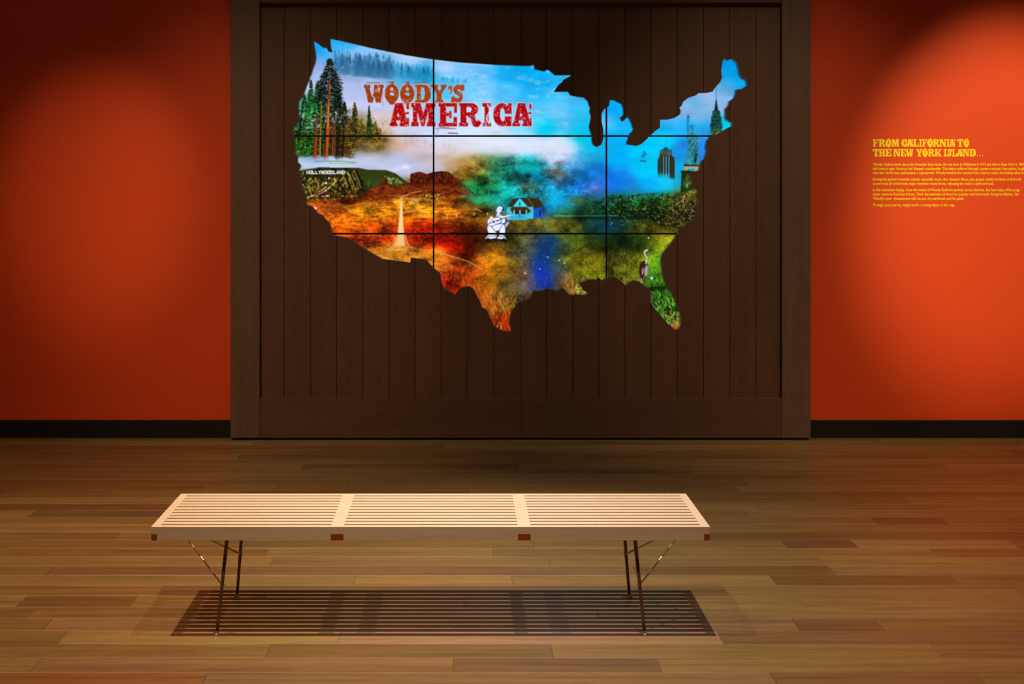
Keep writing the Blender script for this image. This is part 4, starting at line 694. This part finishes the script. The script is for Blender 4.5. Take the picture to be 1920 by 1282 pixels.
for r in range(3):
    for c in range(3):
        xl,xr=489+324*c,813+324*c; yt,yb_=72+183*r,255+183*r
        A=at(xl,yb_,PS); B=at(xr,yt,PS)
        root=empty('monitor',((A.x+B.x)/2,PS+.03,A.z),LAB[r][c],'monitor','video wall monitors')
        link('screen',grid_mesh(np.concatenate([[xl+BEZ],np.arange(math.ceil(xl+BEZ+.01),xr-BEZ),[xr-BEZ]]),np.concatenate([[yt+BEZ],np.arange(math.ceil(yt+BEZ+.01),yb_-BEZ),[yb_-BEZ]])),ms,root)
        t=BEZ*PS/F; e=.0002; bm=bmesh.new()
        add_box(bm,A.x+e,B.x-e,PS-.002,PS+.012,A.z+e,A.z+t); add_box(bm,A.x+e,B.x-e,PS-.002,PS+.012,B.z-t,B.z-e); add_box(bm,A.x+e,A.x+t,PS-.002,PS+.012,A.z+t,B.z-t); add_box(bm,B.x-t,B.x-e,PS-.002,PS+.012,A.z+t,B.z-t)
        from_bm('bezel',bm,M_HOUSE,root,label='thin black bezel')
        box('housing',M_HOUSE,A.x+e,B.x-e,PS+.0122,YW+.0853,A.z+e,B.z-e,root)

# ---------------------------------------------------------------- slatted bench
BF,BB=4.39,4.859; BX0,BX1=(283.5-CX)*BF/F,(1331-CX)*BF/F; BT,BU=EYE-(987-CY)*BF/F,EYE-(1013-CY)*BF/F
bc=((BX0+BX1)/2,(BF+BB)/2)
bench=empty('slatted_bench',(bc[0],bc[1],0),'long pale slatted wooden bench on splayed dark metal legs, on the plank floor','bench')
mid=BU+.0215; bars=[(BX0,BX0+.0188,BX0,BX0+.0272),]+[((a-CX)*BF/F,(b-CX)*BF/F)*2 for a,b in ((620,644),(971,995))]+[(BX1-.0188,BX1,BX1-.0272,BX1)]
sw=.0236; pitch=(BB-BF-sw)/11
def slat_mesh():
    pts=[(BX0,mid),(bars[0][1],mid),(bars[0][1],BU)]
    for q in bars[1:3]: pts+=[(q[0],BU),(q[0],mid),(q[1],mid),(q[1],BU)]
    pts+=[(bars[3][0],BU),(bars[3][0],mid),(BX1,mid)]
    c=.0012; bm=bmesh.new()
    body=lambda y: [bm.verts.new((x-bc[0],y,z)) for x,z in [(BX0,BT-c)]+pts+[(BX1,BT-c)]]
    A=body(0); B=body(sw); n=len(A)
    TA=[bm.verts.new((BX0-bc[0],c,BT)),bm.verts.new((BX1-bc[0],c,BT))]; TB=[bm.verts.new((BX0-bc[0],sw-c,BT)),bm.verts.new((BX1-bc[0],sw-c,BT))]
    bm.faces.new(A); bm.faces.new(B[::-1])
    for k in range(n-1): bm.faces.new((A[k],A[k+1],B[k+1],B[k]))
    bm.faces.new((A[0],A[-1],TA[1],TA[0])); bm.faces.new((B[0],B[-1],TB[1],TB[0])); bm.faces.new((TA[0],TA[1],TB[1],TB[0]))
    bm.faces.new((A[0],TA[0],TB[0],B[0])); bm.faces.new((A[-1],B[-1],TB[1],TA[1]))
    bmesh.ops.recalc_face_normals(bm,faces=bm.faces)
    me=D.meshes.new('slat'); bm.to_mesh(me); bm.free(); me.materials.append(M_MAPLE); return me
SM=slat_mesh()
for i in range(12):
    o=link('slat',SM,None); o.location=(bc[0],BF+i*pitch,0); o.parent=bench; o.matrix_parent_inverse=bench.matrix_world.inverted()
for a,b_,c,d in bars:
    bm=bmesh.new(); add_box(bm,a+.0001,b_-.0001,BF-.0002,BB+.0002,BU,mid-.0002)
    for i in range(11): add_box(bm,c,d,BF+i*pitch+sw+.0001,BF+(i+1)*pitch-.0001,mid-.0002,BT-.0004)
    o=from_bm('cross_rail',bm,M_MAPLE,bench,label='cross rail with red-brown end grain showing'); o.data.materials.append(M_END)
    for p in o.data.polygons:
        if abs(p.normal.y)>.9 and (abs(p.center.y-BF)<.001 or abs(p.center.y-BB)<.001): p.material_index=1
for sx in (-1,1):
    apex=Vector((bc[0]+sx*.885,bc[1],BU-.002))
    for sy in (-1,1):
        foot=Vector((bc[0]+sx*.707,bc[1]+sy*.199,0)); top=Vector((foot.x-sx*.0297,foot.y-sy*.034,BU+.002)); d=top-foot
        lo=foot+d*(.0136/d.z); bm=bmesh.new(); add_tube(bm,[lo,foot+d*.5,top],[.0052,.0058,.0064],14)
        leg=from_bm('leg',bm,M_STEEL,bench,True,label='dark bronze metal rod leg')
        bm=bmesh.new(); add_tube(bm,[foot+Vector((0,0,.0002)),foot+Vector((0,0,.004)),foot+Vector((0,0,.0055)),foot+d*(.0072/d.z)],[.0098,.0108,.0105,.0066],16); add_tube(bm,[foot+d*(.0072/d.z),foot+d*(.0135/d.z)],[.0066,.0063],14); from_bm('foot_glide',bm,M_CHROME,leg,True,label='small round metal foot')
        j=foot+d*(.165/d.z); j=j+Vector((sx*.004,0,0)); bm=bmesh.new(); add_tube(bm,[j,j.lerp(apex,.5),apex],.0028,10); add_tube(bm,[j-Vector((sx*.012,0,.004)),j+ (apex-j)*.03],.0034,10)
        from_bm('brace',bm,M_CHROME,bench,True,label='thin polished diagonal brace rod')

# ---------------------------------------------------------------- yellow lettering on the red wall
TXT=empty('wall_lettering',at(1636,388,YW-.001),'yellow lettering, heading and small paragraphs, stuck on the right-hand red wall','lettering')
YT=YW-.0012
def glyph_obj(ch,x0,y0,x1,y1,parent):
    pol,hol=GLYPH[ch]; f=lambda q:[Vector((x0+a*(x1-x0),y0+b*(y1-y0))) for a,b in q]
    vs=[];es=[]
    for q in pol+hol:
        b=len(vs); q=f(q); vs+=q; es+=[(b+i,b+(i+1)%len(q)) for i in range(len(q))]
    V2,_,F2,_,_,_=delaunay_2d_cdt(vs,es,[],0,1e-5); PO=[[tuple(v) for v in f(q)] for q in pol]; HO=[[tuple(v) for v in f(q)] for q in hol]
    bm=bmesh.new(); vm={}; cnt={}
    def gv(j,b):
        if (j,b) not in vm: vm[(j,b)]=bm.verts.new(at(V2[j].x,V2[j].y,YT)+Vector((0,.0011 if b else 0,0)))
        return vm[(j,b)]
    for t in F2:
        c=sum((V2[j] for j in t),Vector((0,0)))/len(t)
        if any(inside(c,q) for q in PO) and not any(inside(c,q) for q in HO):
            bm.faces.new([gv(j,0) for j in t])
            for q in range(len(t)):
                e=tuple(sorted((t[q],t[(q+1)%len(t)]))); cnt[e]=cnt.get(e,0)+1
    for (p,q),c in cnt.items():
        if c==1: bm.faces.new((gv(p,0),gv(q,0),gv(q,1),gv(p,1)))
    return from_bm('letter',bm,M_YEL,parent)
def heading(name,y0,y1,items,loc):
    h=empty(name,loc); h.parent=TXT; h.matrix_parent_inverse=TXT.matrix_world.inverted(); bpy.context.view_layer.update()
    for ch,a,b in items: glyph_obj(ch,1600+a/6,y0,1600+b/6,y1,h)
heading('heading_line',261,275,[('F',220,284),('R',288,360),('O',362,428),('M',432,515),('C',540,604),('A',598,674),('L',676,734),('I',740,772),('F',776,830),('O',832,896),('R',898,966),('N',968,1046),('I',1050,1084),('A',1080,1146),('T',1170,1236),('O',1240,1304)],at(1636.7,275,YT))
heading('heading_line',279.3,293.3,[('T',220,290),('H',288,358),('E',362,430),('N',450,528),('E',532,594),('W',590,674),('Y',708,776),('O',776,838),('R',842,910),('K',914,990),('I',1016,1052),('S',1056,1110),('L',1112,1166),('A',1164,1232),('N',1234,1302),('D',1306,1380),('.',1388,1402),('.',1418,1432),('.',1447,1461)],at(1636.7,293.3,YT))
PARA=[[(308.0,'Woody Guthrie wrote about the American Experience. He was born in Oklahoma in 1912 and died in New York in 1967.',1921.5),(315.9,'half-century span, America had changed considerably. The nation suffered through a great economic depression, fought',1924),(323.8,'won two world wars, and became a superpower. Woody traveled the country from coast to coast, chronicling what he saw.',1931)],
      [(335.9,'During this period American culture, especially music, also changed. Blues, jazz, gospel, rhythm & blues, rock & roll,',1915),(344.0,'country had all evolved into major American music forms, reflecting the nation\u2019s spirit and soul.',1863)],
      [(355.9,'In this interactive display, trace the travels of Woody Guthrie\u2019s journey across America. See how many of his songs',1912),(363.9,'major events in American history. Track the explosion of American popular and roots music during his lifetime. See',1910),(372.0,'Woody\u2019s eyes\u2014documented with his pen, his paintbrush, and his guitar.',1808)],
      [(384.2,'To begin your journey, simply touch a moving object on the map.',1790.5)]]
for para in PARA:
    allv=[];allf=[]
    for cy,s,xr in para:
        cu=D.curves.new('t','FONT'); cu.body=s; cu.size=1; cu.offset=.02; cu.resolution_u=2; ob=D.objects.new('t',cu); COL.objects.link(ob); dg=bpy.context.evaluated_depsgraph_get()
        me=bpy.data.meshes.new_from_object(ob.evaluated_get(dg)); co=np.empty(len(me.vertices)*3,np.float32); me.vertices.foreach_get('co',co); co=co.reshape(-1,3)
        x0,x1=co[:,0].min(),co[:,0].max(); sx=(xr-1636.6)/(x1-x0); sy=7.3/1.0
        base=len(allv)
        for v in co: allv.append(at(1636.6+(v[0]-x0)*sx,cy+2.5-v[1]*sy,YT))
        for p in me.polygons: allf.append([base+i for i in p.vertices])
        D.objects.remove(ob); D.curves.remove(cu); D.meshes.remove(me)
    me=D.meshes.new('paragraph'); me.from_pydata([tuple(v) for v in allv],[],allf); me.update()
    o=link('paragraph',me,M_YEL,TXT); sm=o.modifiers.new('thickness','SOLIDIFY'); sm.thickness=.0008; sm.offset=0
